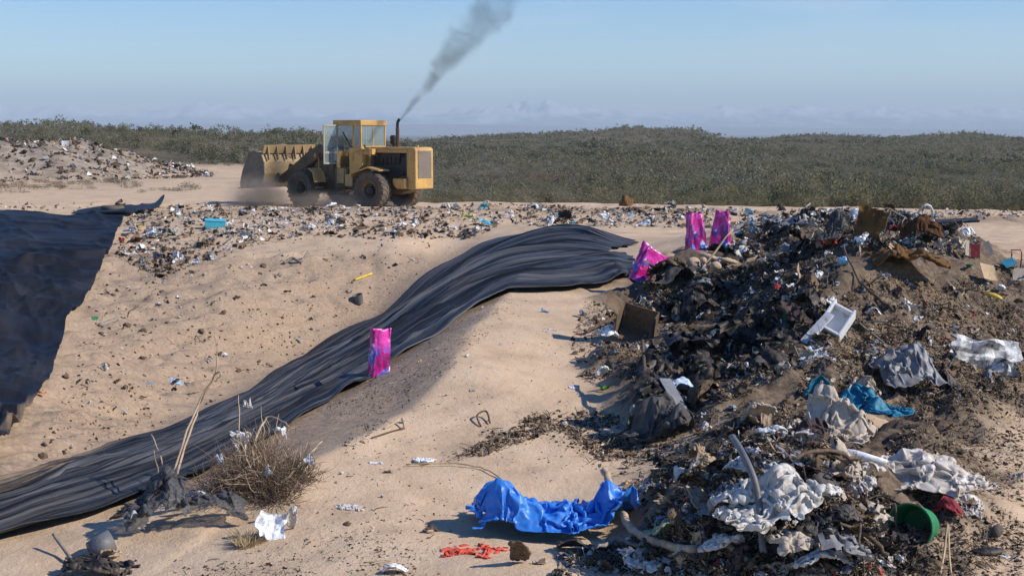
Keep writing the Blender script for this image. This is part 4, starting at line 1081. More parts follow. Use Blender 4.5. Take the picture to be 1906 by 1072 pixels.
# black bag with open mouth, grey board, pale blue tub
T('refuse_bag', 1232, 815, 1.05, .95, M['dark_grey'], 'large dark bin bag with a rumpled rim at the foot of the shaded face', 'bin bag', comp=.72, amp=.14, rz=-.3, n=44, cut=.06, seed=13, bumps=((1222, 812, .24, .38), (1265, 812, .18, .28)), freq=3.6)
T('refuse_bag', 1175, 800, .3, .5, M['grey'], 'grey film collar hanging off the large dark bin bag', 'film', comp=.75, amp=.12, rz=.5, n=26, cut=.15, seed=14, bumps=((1185, 805, .1, .24),))
panel('board', 1256, 768, .15, .48, .012, M['grey'], 'flat grey board propped over the large dark bin bag', 'board', (38, 8, 32), .20, .03)
T('plastic_tub', 1268, 738, .42, .36, M['pale_blue'], 'pale blue plastic tub half hidden in the shaded face', 'tub', comp=.85, amp=.06, rz=.2, n=24, cut=.05, seed=5, bumps=((1268, 742, .15, .2),))
T('carrier_bag', 1122, 702, .38, .32, M['white'], 'white carrier bag with a dark lining lying on the sand near the heap', 'carrier bag', comp=.62, amp=.2, rz=.3, n=28, seed=6, bumps=((1128, 704, .10, .16),))
T('rag', 1090, 700, .3, .3, M['brown'], 'brown muddy rag beneath the white carrier bag', 'rag', comp=.6, amp=.15, n=24, seed=8, bumps=((1093, 704, .1, .1),))
# cardboard box, boards and wood at the foot of the shaded face
cbx = MB().box(-.24, .24, -.16, .16, 0, .01).box(-.24, -.225, -.16, .16, .012, .36).box(.225, .24, -.16, .16, .012, .36).box(-.22, .22, .147, .16, .012, .36).add([(-.24, -.16, .36), (-.24, .16, .36), (-.42, .14, .46), (-.42, -.14, .46), (-.24, -.16, .366), (-.24, .16, .366), (-.42, .14, .466), (-.42, -.14, .466)], [(0, 1, 2, 3), (7, 6, 5, 4), (0, 3, 7, 4), (1, 5, 6, 2), (2, 6, 7, 3)])
o = cbx.build('cardboard_box', M['brown'], None, .003); o.location = hit(1182, 632, .05); o.rotation_euler = (R(25), R(14), R(-20))
tag(o, 'open brown cardboard box at the foot of the shaded face of the heap', 'box')
T('cloth', 1212, 602, .2, .34, M['tan'], 'torn tan paper sticking up behind the open cardboard box', 'paper', comp=.7, amp=.15, n=20, seed=3, bumps=((1212, 604, .07, .25),))
for i, (px, py, sx, sy, sz, rz) in enumerate([(1290, 508, .11, .09, .10, 20), (1318, 492, .17, .06, .05, -15), (1332, 510, .11, .07, .07, 50), (1356, 504, .17, .045, .04, 25), (1308, 500, .08, .06, .06, 70)]):
    lump('wood_block', px, py, sx, sy, sz, M['wood'], ['pale broken wood block lying first in the row below the black flap', 'long pale wood offcut lying behind the other blocks below the black flap', 'rounded pale wood block in the middle of the row below the black flap',
         'slanting pale wood offcut at the far end of the row below the black flap', 'small pale wood chunk between the blocks below the black flap'][i], 'wood block', (8, 14, rz), .13, .22, seed=i, group='pale wood blocks below the black flap', sub=3)
panel('plank', 1385, 492, .62, .10, .03, M['tan'], 'reddish tan plank lying beside the pale wood blocks', 'plank', (10, -14, 18), .06, .03)
T('black_flap', 1245, 528, .95, .55, M['dark_grey'], 'stiff dark sheet folded over the foot of the heap by the slumped magenta sack', 'sheet', comp=.9, amp=.08, rz=.55, n=34, cut=.04, seed=4, bumps=((1265, 525, .25, .22),), freq=2)
T('black_flap', 1345, 470, .85, .7, M['black'], 'black plastic flap rising in front of the half hidden magenta sack', 'sheet', comp=.9, amp=.08, rz=.3, n=34, cut=.04, seed=5, bumps=((1335, 470, .22, .38),), freq=2)
T('black_flap', 1410, 560, 1.1, .9, M['black'], 'wide black plastic sheet draped down the shaded face of the heap', 'sheet', comp=.75, amp=.2, rz=.4, n=40, cut=.12, seed=6)
T('black_flap', 1330, 600, .9, .7, M['black'], 'black plastic sheet bunched low on the shaded face of the heap', 'sheet', comp=.7, amp=.2, rz=-.3, n=36, cut=.14, seed=16)
T('black_flap', 1420, 635, .8, .6, M['black'], 'black plastic sheet crumpled beneath the white foam box', 'sheet', comp=.7, amp=.2, rz=-.5, n=36, cut=.14, seed=17)
T('black_flap', 1250, 655, .8, .5, M['black'], 'black plastic sheet trailing towards the open cardboard box', 'sheet', comp=.7, amp=.2, rz=.2, n=36, cut=.14, seed=18)
T('black_flap', 1555, 450, .5, .9, M['dark_grey'], 'dark film hanging like a curtain beside the rusty matting', 'sheet', comp=.8, amp=.15, rz=-.6, n=36, cut=.1, seed=7, bumps=((1565, 440, .3, .3),))
# rusty matting on the crest
T('matting', 1690, 505, 1.25, .85, M['rust'], 'ochre rust matting domed over the crest of the heap', 'matting', comp=.92, amp=.05, rz=-.15, n=40, cut=.12, seed=9, bumps=((1685, 505, .55, .26), (1750, 512, .4, .22)), freq=2, thick=.03, crump=.5)
T('matting', 1712, 452, 1.15, .55, M['dark_rust'], 'dark brown matting arched behind the ochre rust matting', 'matting', comp=.85, amp=.06, rz=-.3, n=36, cut=.1, seed=10, bumps=((1712, 445, .4, .36),), freq=2, thick=.03)
panel('matting', 1622, 452, .40, .50, .03, M['rust'], 'upright rust brown slab of matting on the crest', 'matting', (70, 10, -30), .20, .22, bend=1.3, wav=.12)
T('net_bag', 1805, 506, .3, .3, M['green'], 'bright green netting ball stuck on the crest beside the rust matting', 'netting', comp=.6, amp=.2, n=26, seed=3, bumps=((1805, 508, .10, .18),), freq=5)
panel('cardboard_sheet', 1838, 524, .34, .32, .012, M['tan'], 'creased brown cardboard sheet leaning on the far flank behind the green netting', 'cardboard', (55, 12, 25), .16, .06, bend=.6)
panel('plastic_plate', 1878, 505, .26, .18, .012, M['teal'], 'flat teal plastic panel on the far flank of the heap', 'panel', (38, -18, 20), .15, .05)
panel('plastic_plate', 1895, 520, .2, .26, .012, M['beige'], 'cream plastic panel standing beside the flat teal panel', 'panel', (60, 6, -10), .12, .05)
T('carrier_bag', 1862, 545, .3, .26, M['white'], 'white carrier bag with dark patches below the flat teal panel', 'carrier bag', comp=.65, amp=.16, n=24, seed=4, bumps=((1862, 547, .09, .12),))
lump('plastic_bottle', 1849, 556, .13, .05, .05, M['yellow'], 'yellow plastic bottle lying below the cardboard sheet on the far flank', 'bottle', (0, 12, -35), .04, .1, sub=3)
ch = MB().tube([(-.1, 0, 0), (-.1, 0, .3), (-.1, .05, .36), (.1, .05, .36), (.1, 0, .3), (.1, 0, 0)], .012, 8)
o = ch.build('chair_frame', M['dark_red'], None, smooth_=True); o.location = hit(1890, 500, 0); o.rotation_euler = (R(6), 0, R(10)); tag(o, 'broken tubular chair frame standing behind the flat teal panel', 'chair frame')
panel('printed_carton', 1815, 482, .16, .26, .03, M['dark_red'], 'dark red printed carton standing on the crest beside the cream slats', 'carton', (68, 0, -15), .14, .04)
panel('board', 1800, 478, .07, .30, .02, M['beige'], 'cream slat leaning against the dark red carton', 'slat', (64, 12, 6), .16, .03)
panel('board', 1840, 478, .10, .28, .02, M['beige'], 'wide cream slat beside the dark red carton', 'slat', (66, -22, -14), .16, .03)
T('rag', 1665, 428, .42, .3, M['red'], 'bright red rag on the crest beside the upright slab of matting', 'rag', comp=.6, amp=.15, n=24, seed=2, bumps=((1665, 430, .1, .12),))
T('rag', 1690, 428, .3, .3, M['red'], 'smaller red and muddy rag behind the dark brown matting', 'rag', comp=.6, amp=.15, n=22, seed=22, bumps=((1690, 430, .1, .12),))
T('rag', 1655, 418, .3, .3, M['white'], 'white rag behind the bright red rag on the crest', 'rag', comp=.6, amp=.15, n=22, seed=23, bumps=((1655, 420, .1, .12),))
T('strap', 1440, 460, .6, .1, M['yellow'], 'yellow strap winding down the shaded face near the crest', 'strap', comp=.9, amp=.05, rz=.75, n=34, cut=.05, seed=2)
T('strap', 1492, 424, .22, .14, M['yellow'], 'short yellow strap end on the crest', 'strap', comp=.7, amp=.08, rz=.3, n=20, cut=.05, seed=4, bumps=((1492, 426, .08, .1),))
T('carton', 1447, 542, .2, .16, M['red'], 'small crushed red and white carton on the shaded face', 'carton', comp=.7, amp=.1, n=16, seed=5, bumps=((1447, 543, .06, .1),))
T('cloth_bundle', 1470, 582, .5, .4, M['beige'], 'torn beige cloth bundle halfway up the shaded face', 'cloth', comp=.6, amp=.18, n=30, seed=6, bumps=((1470, 585, .13, .2),), freq=4)
T('rag', 1570, 500, .32, .34, M['light_blue'], 'blue rag with white patches below the dark hanging film', 'rag', comp=.6, amp=.16, n=26, seed=7, bumps=((1570, 502, .1, .14),))
T('rag', 1515, 660, .5, .4, M['pale_blue'], 'pale denim rag hanging in the hollow beneath the white foam box', 'rag', comp=.75, amp=.12, rz=.5, n=26, seed=9)
T('carrier_bag', 1625, 590, .3, .22, M['white'], 'white and blue carrier bag behind the white foam box', 'carrier bag', comp=.65, amp=.15, n=24, seed=10, bumps=((1625, 592, .08, .12),))
T('plastic_sheet', 1695, 570, .62, .26, M['dark_grey'], 'slate grey plastic sheet lying below the domed rust matting', 'plastic sheet', comp=.9, amp=.06, rz=-.15, n=26, seed=11, cut=.2)
T('carrier_bag', 1690, 563, .28, .16, M['white'], 'flat white film on the slate grey sheet below the rust matting', 'film', comp=.8, amp=.08, rz=.2, n=20, seed=12)
T('carrier_bag', 1740, 580, .14, .14, M['white'], 'small white scrap of film below the slate grey sheet', 'film', comp=.6, amp=.1, n=16, seed=13, bumps=((1740, 582, .05, .08),))
rod('branch', [(1568, 495, .25), (1600, 540, .12), (1660, 590, .10)], (.012, .018), M['dark_wood'], 'thin dark branch leaning from the blue rag down the sunny face', 'branch', wob=.006)
rod('branch', [(1185, 600, .2), (1130, 612, .1), (1090, 625, .05)], (.03, .02), M['dark_wood'], 'dark stump branch poking out of the foot of the heap', 'branch', wob=.008)
rod('branch', [(1195, 700, .4), (1200, 745, .22), (1205, 780, .1)], (.02, .025), M['dark_wood'], 'short dark branch standing up behind the large dark bin bag', 'branch', wob=.006)
for i, (a, b) in enumerate([((1375, 870), (1460, 980)), ((1450, 900), (1600, 870)), ((1520, 880), (1640, 925)), ((1100, 1060), (1200, 1035)), ((1560, 1010), (1650, 1055))]):
    rod('branch', [(a[0], a[1], .16), ((a[0] + b[0]) / 2, (a[1] + b[1]) / 2 - 6, .14), (b[0], b[1], .08)], (.012, .017), M['dark_wood'] if i != 3 else M['grey_wood'],
        ['thin dark branch lying behind the bent grey hose', 'curved dark branch along the ridge of the near lobe', 'dark branch sloping down towards the clear film', 'grey split branch on the sand below the pale bare branch', 'thin dark branch near the red cloth strips'][i], 'branch', wob=.008)
for i, (px, py, w_, h_, mt, rz, lb) in enumerate([(1395, 945, .8, .7, 'dirty_white', .2, 'dirty white film hanging behind the bent grey hose'), (1345, 1045, .6, .5, 'dirty_white', -.3, 'dirty white film bunched low beside the short straight grey pipe'),
    (1465, 1030, .7, .6, 'beige', .5, 'beige cloth folded under the large dirty white sheet'), (1390, 885, .6, .5, 'pale_grey', .9, 'pale grey film arching over the top end of the bent hose'), (1560, 905, .6, .5, 'beige', -.2, 'beige cloth twisted across the near lobe below the white tube'),
    (1600, 925, .5, .45, 'dirty_white', .3, 'off-white cloth tail hanging towards the broken bucket'), (1430, 830, .5, .24, 'pale_grey', .2, 'pale grey film flap on the far side of the near lobe'), (1300, 860, .34, .5, 'tan', .1, 'torn tan paper standing in the hollow beside the near lobe'),
    (1320, 885, .3, .3, 'tan', .6, 'folded tan paper lying in the hollow beside the near lobe'), (1530, 1000, .6, .5, 'black', .2, 'black film knotted between the off-white cloth tail and the crimson strips'), (1215, 935, .5, .3, 'grey', .4, 'grey plastic flap at the dark foot of the near lobe'),
    (1570, 985, .4, .4, 'dark_grey', .7, 'charcoal cloth with torn edges beside the black knotted film')]):
    T('sheet_piece', px, py, w_, h_, M[mt], lb, 'sheet', comp=.66, amp=.24, rz=rz, n=34, cut=.2, seed=40 + i, bumps=((px, py, w_ * .30, .13), (px + 18, py + 4, w_ * .2, .17)), freq=3.4)
# right foot of the near lobe
T('clear_film', 1730, 905, 1.4, 1.0, M['clear'], 'large clear plastic film spread over the sand beside the near lobe', 'plastic film', comp=.72, amp=.16, rz=-.35, n=50, cut=.2, seed=15, bumps=((1710, 880, .3, .16), (1750, 900, .2, .12)), freq=4)
T('clear_film', 1800, 935, .5, .3, M['clear'], 'smaller clear film trailing on the sand past the large clear film', 'plastic film', comp=.75, amp=.12, rz=-.3, n=30, cut=.25, seed=16)
gb = MB()
for k in range(22):
    a0, a1 = R(-20 + k * 10), R(-20 + (k + 1) * 10)
    for r_, q in ((.22, 0), (.208, 1)): pass
    V_ = [(r_ * math.cos(a), r_ * math.sin(a), z_) for a in (a0, a1) for r_, z_ in ((.17, 0), (.22, .34), (.205, .34), (.155, 0))]
    gb.add(V_, [(0, 4, 5, 1), (1, 5, 6, 2), (2, 6, 7, 3), (0, 3, 7, 4)] + ([(0, 1, 2, 3)] if k == 0 else []) + ([(4, 7, 6, 5)] if k == 21 else []))
gb.add([(0, 0, .03)] + [(.165 * math.cos(2 * math.pi * i / 24), .165 * math.sin(2 * math.pi * i / 24), .03) for i in range(24)], [(0, i + 1, (i + 1) % 24 + 1) for i in range(24)])
o = gb.build('broken_bucket', M['green'], None, smooth_=False); o.scale = (.82,) * 3; o.location = hit(1715, 985, .03); o.rotation_euler = (R(78), R(20), R(-40))
tag(o, 'broken green bucket half buried in the sand beside the near lobe', 'bucket')
T('cloth', 1770, 958, .26, .22, M['dark_red'], 'dark red stiff cloth stuck in the sand beneath the clear film', 'cloth', comp=.85, amp=.08, rz=-.6, n=20, seed=3, bumps=((1765, 955, .09, .12),), cut=.05)
T('rag', 1740, 950, .2, .1, M['red'], 'small red rag strip between the broken bucket and the dark red cloth', 'rag', comp=.7, amp=.06, rz=-.4, n=18, seed=4)
T('rag', 1705, 985, .2, .3, M['beige'], 'pinkish white cloth shreds in front of the broken bucket', 'cloth', comp=.6, amp=.12, rz=.5, n=26, seed=6, freq=5)
lump('shoe', 1855, 996, .055, .035, .05, M['dark_grey'], 'small blue-black shoe standing on the sand beyond the heap', 'shoe', (0, 15, 40), .04, .15, sub=3)
lump('black_scrap', 1838, 1032, .13, .06, .035, M['black'], 'flat black rubber scrap on the sand below the small shoe', 'rubber scrap', (0, 0, 8), .02, .2, sub=3)
T('white_scrap', 1872, 1037, .12, .10, M['white'], 'little white scrap beside the flat black rubber scrap', 'film', comp=.7, amp=.06, n=14, seed=3)
T('garment', 1590, 1052, .5, .22, M['red'], 'crimson cloth strips at the bottom of the near lobe', 'cloth', comp=.75, amp=.1, rz=.15, n=28, seed=5, cut=.3)
T('plastic_sheet', 1535, 1068, .8, .4, M['dirty_white'], 'dirty white sheet heaped in front of the crimson cloth strips', 'plastic sheet', comp=.6, amp=.2, n=36, seed=8, bumps=((1535, 1070, .2, .14),), freq=4)
wt = MB().tube([(0, 0, 0), (.16, 0, 0), (.40, 0, .01)], [.03, .042, .02], 12)
o = wt.build('plastic_tube', M['white'], None, smooth_=True); o.location = hit(1560, 858, .10); o.rotation_euler = (0, R(8), R(-32))
tag(o, 'white plastic tube with a red cap lying across the near lobe', 'tube')
MB().tube([(-.03, 0, 0), (.012, 0, 0)], .036, 12).build('cap', M['red'], o)
rod('hose', [(1520, 870, .12), (1580, 905, .15), (1605, 950, .10), (1640, 935, .05), (1690, 960, .04)], .008, M['black'], 'thin black cable looping down from the near lobe to the broken bucket', 'cable')
rod('hose', [(1750, 1072, .02), (1757, 1050, .10), (1762, 1030, .22), (1766, 1050, .08), (1770, 1072, .02)], .008, M['straw'], 'bent straw stalk standing on the sand near the crimson strips', 'stalk')
# ---- sand in front of the pit
T('rag', 1014, 582, .26, .24, M['light_blue'], 'blue rag wrapped round a twig on the sand ridge', 'rag', comp=.55, amp=.16, n=26, seed=3, bumps=((1014, 584, .07, .10),), freq=4)
T('clear_film', 1026, 614, .32, .2, M['clear'], 'clear film scrap on the sand ridge below the blue rag', 'plastic film', comp=.75, amp=.1, n=22, seed=4)
T('pale_scrap', 1066, 722, .16, .12, M['pale_blue'], 'pale teal and white scrap on the sand below the white carrier bag', 'film', comp=.8, amp=.06, n=16, seed=4)
for k in range(7):
    pass
lv = MB(); rl = random.Random(4)
for k in range(16):
    a = rl.uniform(0, 6.28); L_ = rl.uniform(.05, .09); d = Vector((math.cos(a), math.sin(a), rl.uniform(.3, 1.1))); s_ = Vector((-math.sin(a), math.cos(a), 0)) * .028; b0 = d * .02
    lv.add([b0, b0 + d * L_ * .5 + s_, b0 + d * L_, b0 + d * L_ * .5 - s_], [(0, 1, 2, 3)])
o = lv.build('green_plant', M['leaf'], None); o.location = hit(1124, 728, .01); tag(o, 'tiny bright green plant sprouting from the sand near the heap', 'plant')
rod('stick', [(692, 817, .01), (720, 808, .015), (752, 800, .02)], .008, M['dark_wood'], 'thin dark stick lying on the sand ridge', 'stick', n=6)
rod('stick', [(715, 800, .01), (735, 795, .05), (748, 790, .07), (753, 801, .02)], .011, M['wood'], 'bleached bent stick propped over the thin dark stick', 'stick', n=8)
T('white_rag', 790, 862, .42, .3, M['white'], 'white torn film with upright tatters on the sand ahead of the blue tarpaulin', 'film', comp=.6, amp=.18, rz=-.4, n=34, cut=.35, seed=3, bumps=((775, 850, .06, .10),), freq=5)
T('white_rag', 700, 862, .14, .08, M['white'], 'little white scrap of film on open sand between two twigs', 'film', comp=.8, amp=.05, n=14, seed=6)
T('white_rag', 652, 945, .44, .3, M['dirty_white'], 'ragged dirty white film caught in straw beside the tumbleweed', 'film', comp=.6, amp=.14, rz=-.3, n=34, cut=.3, seed=7, freq=5)
T('white_rag', 735, 1066, .34, .18, M['white'], 'white and black film scrap at the bottom edge of the sand', 'film', comp=.7, amp=.12, n=26, seed=8, bumps=((735, 1068, .08, .06),))
rod('twig', [(755, 868, .02), (850, 868, .03), (910, 880, .02), (945, 905, .02)], .007, M['straw'], 'long thin straw twig curving over the sand behind the blue tarpaulin', 'twig', n=6, wob=.003)
rod('twig', [(895, 795, .01), (888, 782, .05), (905, 776, .06), (912, 790, .02)], .010, M['dark_wood'], 'curled dark wire on the sand above the dark fibre patch', 'wire', n=6)
# ---- pit wall and rim
T('light_scrap', 328, 708, .36, .26, M['light_blue'], 'bright blue plastic scrap lying alone on the pit wall', 'film', comp=.85, amp=.08, n=20, seed=3, rz=.3)
T('light_scrap', 280, 714, .2, .1, M['cyan'], 'small cyan scrap beside the bright blue scrap on the pit wall', 'film', comp=.8, amp=.06, n=14, seed=4)
T('snack_wrapper', 65, 733, .5, .3, M['orange'], 'orange and white wrapper crumpled below the dark wall liner', 'wrapper', comp=.7, amp=.14, n=26, seed=5, bumps=((65, 735, .12, .1),))
T('snack_wrapper', 52, 737, .3, .26, M['white'], 'white wrapper tucked against the orange wrapper', 'wrapper', comp=.7, amp=.12, n=22, seed=6)
cup = MB().lathe([(.10, 0), (.14, .26), (.13, .26), (.092, .012), (.005, .012), (.005, 0)], 24, 'z')
o = cup.build('plastic_cup', M['pipe'], None, smooth_=False); o.location = hit(670, 566, .01); o.rotation_euler = (R(10), R(-14), 0); tag(o, 'grey plastic cup standing on the pit wall above the liner', 'cup')
rod('yellow_stick', [(660, 523, .02), (692, 512, .04)], .035, M['yellow'], 'short yellow stick lying on the pit wall', 'stick', n=8)
T('green_scrap', 178, 592, .26, .2, M['green'], 'small pale green scrap on the pit wall near the dark wall liner', 'film', comp=.7, amp=.1, n=16, seed=3)
rod('board', [(185, 607, .02), (218, 598, .06)], .05, M['grey_wood'], 'grey driftwood board on the pit wall near the dark wall liner', 'board', n=6)
rod('branch', [(528, 492, .02), (545, 488, .10), (560, 490, .04), (573, 478, .12)], (.05, .03), M['grey_wood'], 'crooked grey branch on the upper pit wall', 'branch', n=8)
# tyre and stick debris on the liner flap
ty = MB().lathe([(.26, -.10), (.36, -.12), (.41, -.09), (.42, 0), (.41, .09), (.36, .12), (.26, .10), (.30, 0)], 36, 'z')
o = ty.build('old_tyre', RUB, None, smooth_=True); o.location = hit(210, 398, .18); tag(o, 'old dusty tyre lying flat on the small liner flap', 'tyre')
T('lime_bag', 872, 404, .7, .5, M['lime'], 'lime green bag on the rim beyond the pleated liner', 'bag', comp=.7, amp=.2, n=22, seed=3, bumps=((872, 406, .25, .35),))
T('teal_bag', 1068, 415, .6, .5, M['cyan'], 'turquoise bag against a black bag on the rim', 'bag', comp=.7, amp=.2, n=22, seed=4, bumps=((1068, 417, .2, .3),))
T('black_bag', 1052, 412, .7, .6, M['black'], 'black bag beside the turquoise bag on the rim', 'bag', comp=.7, amp=.2, n=22, seed=5, bumps=((1052, 413, .25, .4),))
bx_ = MB().box(-.32, .32, -.18, .18, 0, .24).box(-.33, .33, -.19, .19, .243, .28)
o = bx_.build('plastic_box', M['cyan'], None, .01); o.location = hit(400, 424, -.02); o.rotation_euler = (R(6), R(4), R(12)); tag(o, 'bright cyan plastic box on the littered rim of the pit', 'box')
T('white_bag', 540, 416, .55, .5, M['white'], 'white bag with a dark gap on the rim under the loader', 'bag', comp=.65, amp=.2, n=24, seed=6, bumps=((540, 418, .18, .3),))
T('cyan_bag', 552, 416, .4, .45, M['cyan'], 'pale cyan bag leaning on the white bag under the loader', 'bag', comp=.65, amp=.2, n=22, seed=7, bumps=((553, 418, .15, .25),))
T('blue_bag', 240, 430, .55, .5, M['blue'], 'blue and white bag at the top corner of the dark wall liner', 'bag', comp=.65, amp=.2, n=22, seed=8, bumps=((240, 432, .18, .2),))
T('orange_bag', 1003, 372, .4, .4, M['orange_red'], 'small orange-red rag stuck on a bleached branch beyond the rim', 'rag', comp=.65, amp=.2, n=18, seed=9, bumps=((1003, 374, .15, .3),))
rod('branch', [(970, 365, 1.0), (985, 372, .6), (1002, 378, .2)], .035, M['wood'], 'bleached branch standing up beyond the rim', 'branch')
lump('foam_block', 1166, 384, .30, .24, .30, M['rust'], 'brown foam block on the rim against the scrubland', 'foam block', (5, 8, 20), .12, .8, sub=3)
T('foam_sheet', 1222, 392, .6, .5, M['black'], 'black plastic bundle on the rim beside the brown foam block', 'bag', comp=.6, amp=.2, n=22, seed=3, bumps=((1222, 394, .2, .2),))
ar = MB().tube([(-.28, 0, 0), (-.27, 0, .2), (-.15, 0, .38), (0, 0, .44), (.15, 0, .38), (.27, 0, .2), (.28, 0, 0)], .05, 10)
o = ar.build('car_arch', M['pale_grey'], None, smooth_=True); o.location = hit(1722, 405, .02); o.rotation_euler = (R(10), 0, R(15)); tag(o, 'pale plastic hoop sticking out of the crest', 'hoop')
T('blue_sheet', 1395, 400, .5, .5, M['light_blue'], 'dull blue bag on the far crest of the heap', 'bag', comp=.65, amp=.2, n=22, seed=13, bumps=((1393, 402, .18, .3),))
T('white_sheet', 1780, 420, .7, .4, M['white'], 'white sheet over a dark slab on the crest', 'sheet', comp=.8, amp=.12, n=26, seed=14, bumps=((1780, 420, .2, .2),))
panel('slab', 1770, 428, 1.0, .3, .04, M['black'], 'dark slab jutting out beneath the white sheet on the crest', 'slab', (8, -4, -10), .16, .05)
T('white_sheet', 1430, 418, .9, .5, M['dirty_white'], 'long dirty white sheet on the crest of the heap', 'sheet', comp=.7, amp=.2, n=32, seed=15, bumps=((1440, 420, .3, .25),))
T('white_sheet', 1800, 442, .5, .5, M['white'], 'white plastic sheet on the crest behind the dark red carton', 'sheet', comp=.7, amp=.15, n=24, seed=16, bumps=((1800, 442, .16, .2),))
T('grey_sheet', 1440, 440, .7, .6, M['grey'], 'round grey bag low on the crest under the dirty white sheet', 'bag', comp=.65, amp=.15, n=26, seed=17, bumps=((1440, 442, .22, .3),))
# ------------------------------------------------------------------ dry tumbleweed and what is caught in it
def twig_ball(px, py, rad, hgt, n, rmin, rmax, seed, squash=1.0):
    rg = np.random.default_rng(seed); c = hit(px, py); mb = MB()
    for k in range(n):
        a = rg.uniform(0, 6.28); el = rg.uniform(.05, 1.35); L_ = rg.uniform(.35, 1.0)
        d = Vector((math.cos(a) * math.cos(el), math.sin(a) * math.cos(el) * squash, math.sin(el) * hgt / rad))
        p = Vector((rg.normal() * .12 * rad, rg.normal() * .12 * rad, 0)) + d * rad * rg.uniform(0, .5)
        pts = [p.copy()]; v_ = d.normalized()
        for q in range(4):
            v_ = (v_ + Vector(rg.normal(size=3)) * .42).normalized()
            p = p + v_ * rad * L_ * .22; p.z = max(p.z, .01); pts.append(p.copy())
        r0 = rg.uniform(rmin, rmax)
        mb.tube(pts, [r0, r0 * .9, r0 * .75, r0 * .6, r0 * .35], 3, caps=False)
    return c, mb
bush = hit(492, 905); tw = empty('tumbleweed', bush)
tag(tw, 'dry brown tumbleweed tangle on the sand beside the lower liner run', 'tumbleweed')
for (px, py, rad, hg, n, sd) in ((480, 910, .50, .62, 760, 1), (555, 900, .30, .40, 300, 2), (415, 925, .36, .46, 380, 3), (515, 935, .36, .30, 260, 4)):
    c, mb = twig_ball(px, py, rad, hg, n, .0016, .0036, sd)
    o = mb.build('twig_tangle', [M['twig'], M['twig'], M['dark_wood'], M['twig'], M['dark_wood']][sd], tw); o.location = c - bush
c, mb = twig_ball(490, 905, .52, .62, 170, .003, .0055, 9)
o = mb.build('pale_twig', M['wood'], tw); o.location = c - bush
def bare(name, pts, r, label, mat='wood'):
    return rod(name, pts, r, M[mat], label, 'branch', n=6, wob=.004)
bare('bare_branch', [(318, 935, .02), (330, 925, .30), (375, 905, .76), (408, 900, 1.02), (405, 900, 1.35)], (.011, .004), 'tall bare branch leaning up from the netting beside the tumbleweed')
bare('bare_branch', [(330, 930, .22), (368, 905, .64), (402, 900, .95), (416, 902, .99), (406, 903, .92)], (.010, .006), 'second bare branch with a curled tip beside the tallest one')
bare('bare_branch', [(300, 940, .05), (305, 925, .28), (285, 915, .52)], (.008, .005), 'thin bare twig bending back over the liner')
bare('bare_branch', [(290, 945, .02), (297, 930, .2), (288, 935, .45)], (.006, .004), 'short upright bare twig in front of the netting')
bare('bare_branch', [(470, 900, .3), (500, 880, .50), (545, 885, .42)], (.011, .006), 'pale branch arching over the top of the tumbleweed')
bare('bare_branch', [(520, 925, .1), (560, 905, .2), (600, 880, .28)], (.009, .005), 'pale branch running along the side of the tumbleweed')
bare('bare_branch', [(450, 905, .35), (447, 890, .75)], (.006, .004), 'upright twig behind the white bag on the tumbleweed')
T('caught_bag', 452, 880, .34, .34, M['white'], 'white plastic bag caught high on the tumbleweed twigs', 'carrier bag', comp=.6, amp=.2, n=30, cut=.25, seed=3, bumps=((452, 882, .13, .46),), freq=4, steps=30)
T('net_sheet', 285, 985, 1.0, .85, M['grey_net'], 'grey netting crumpled on the sand below the tumbleweed', 'netting', comp=.62, amp=.22, rz=.5, n=40, cut=.2, seed=4, bumps=((262, 990, .24, .26), (315, 975, .26, .34), (345, 965, .2, .3)), freq=4)
T('net_sheet', 390, 972, .9, .6, M['grey_net'], 'dark netting spread under the shady side of the tumbleweed', 'netting', comp=.7, amp=.2, rz=.1, n=36, cut=.25, seed=5, bumps=((385, 972, .26, .22), (430, 968, .2, .16)), freq=4)
for i, (px, py, w_, h_, rz, lb) in enumerate([(318, 958, .26, .24, .3, 'dusty white bag leaning on the netting below the tall bare branch'), (368, 958, .30, .22, -.2, 'smooth white tub piece beneath the tumbleweed twigs'), (255, 1000, .3, .24, .5, 'crumpled pale film on the low end of the netting'),
                                              (338, 950, .16, .2, .7, 'cream flap standing between the dusty white bag and the tub piece'), (345, 975, .2, .14, 0, 'torn white film on the dark netting')]):
    T('film', px, py, w_, h_, M[['dirty_white', 'pale_grey', 'pale_grey', 'beige', 'white'][i]], lb, 'film', comp=.68, amp=.15, rz=rz, n=24, cut=.08, seed=i, bumps=((px, py + 2, w_ * .38, .16 + .03 * (i % 3)),), freq=3)
panel('white_board', 507, 1000, .21, .21, .012, M['white'], 'bright white folded board standing on the sand below the tumbleweed', 'board', (58, 14, 22), .09, .25, bend=.7, wav=.08)
T('white_flap', 545, 990, .24, .26, M['dirty_white'], 'off-white film flap beside the bright folded board', 'film', comp=.7, amp=.16, n=26, seed=7, bumps=((545, 992, .07, .16),), freq=3)
T('white_flap', 492, 972, .14, .1, M['white'], 'small white film tag above the bright folded board', 'film', comp=.7, amp=.1, n=18, seed=8, bumps=((492, 974, .05, .08),))
for i, (px, py, l_) in enumerate([(525, 890, .30), (440, 905, .34), (575, 915, .12), (500, 925, .10), (465, 885, .5), (410, 930, .22)]):
    o = T('caught_scrap', px, py, .15, .12, M[['white', 'dirty_white', 'pale_grey'][i % 3]], ['white scrap snagged near the middle of the tumbleweed', 'dirty white scrap snagged beside the caught white bag', 'pale grey scrap low on the outer twigs of the tumbleweed', 'white scrap low in front of the tumbleweed', 'dirty white scrap at the top of the tumbleweed', 'pale grey scrap where the tumbleweed meets the netting'][i], 'film', comp=.6, amp=.12, n=16, seed=i, cut=.3, steps=8)
    o.location.z += l_
tf = MB(); rl = random.Random(5)
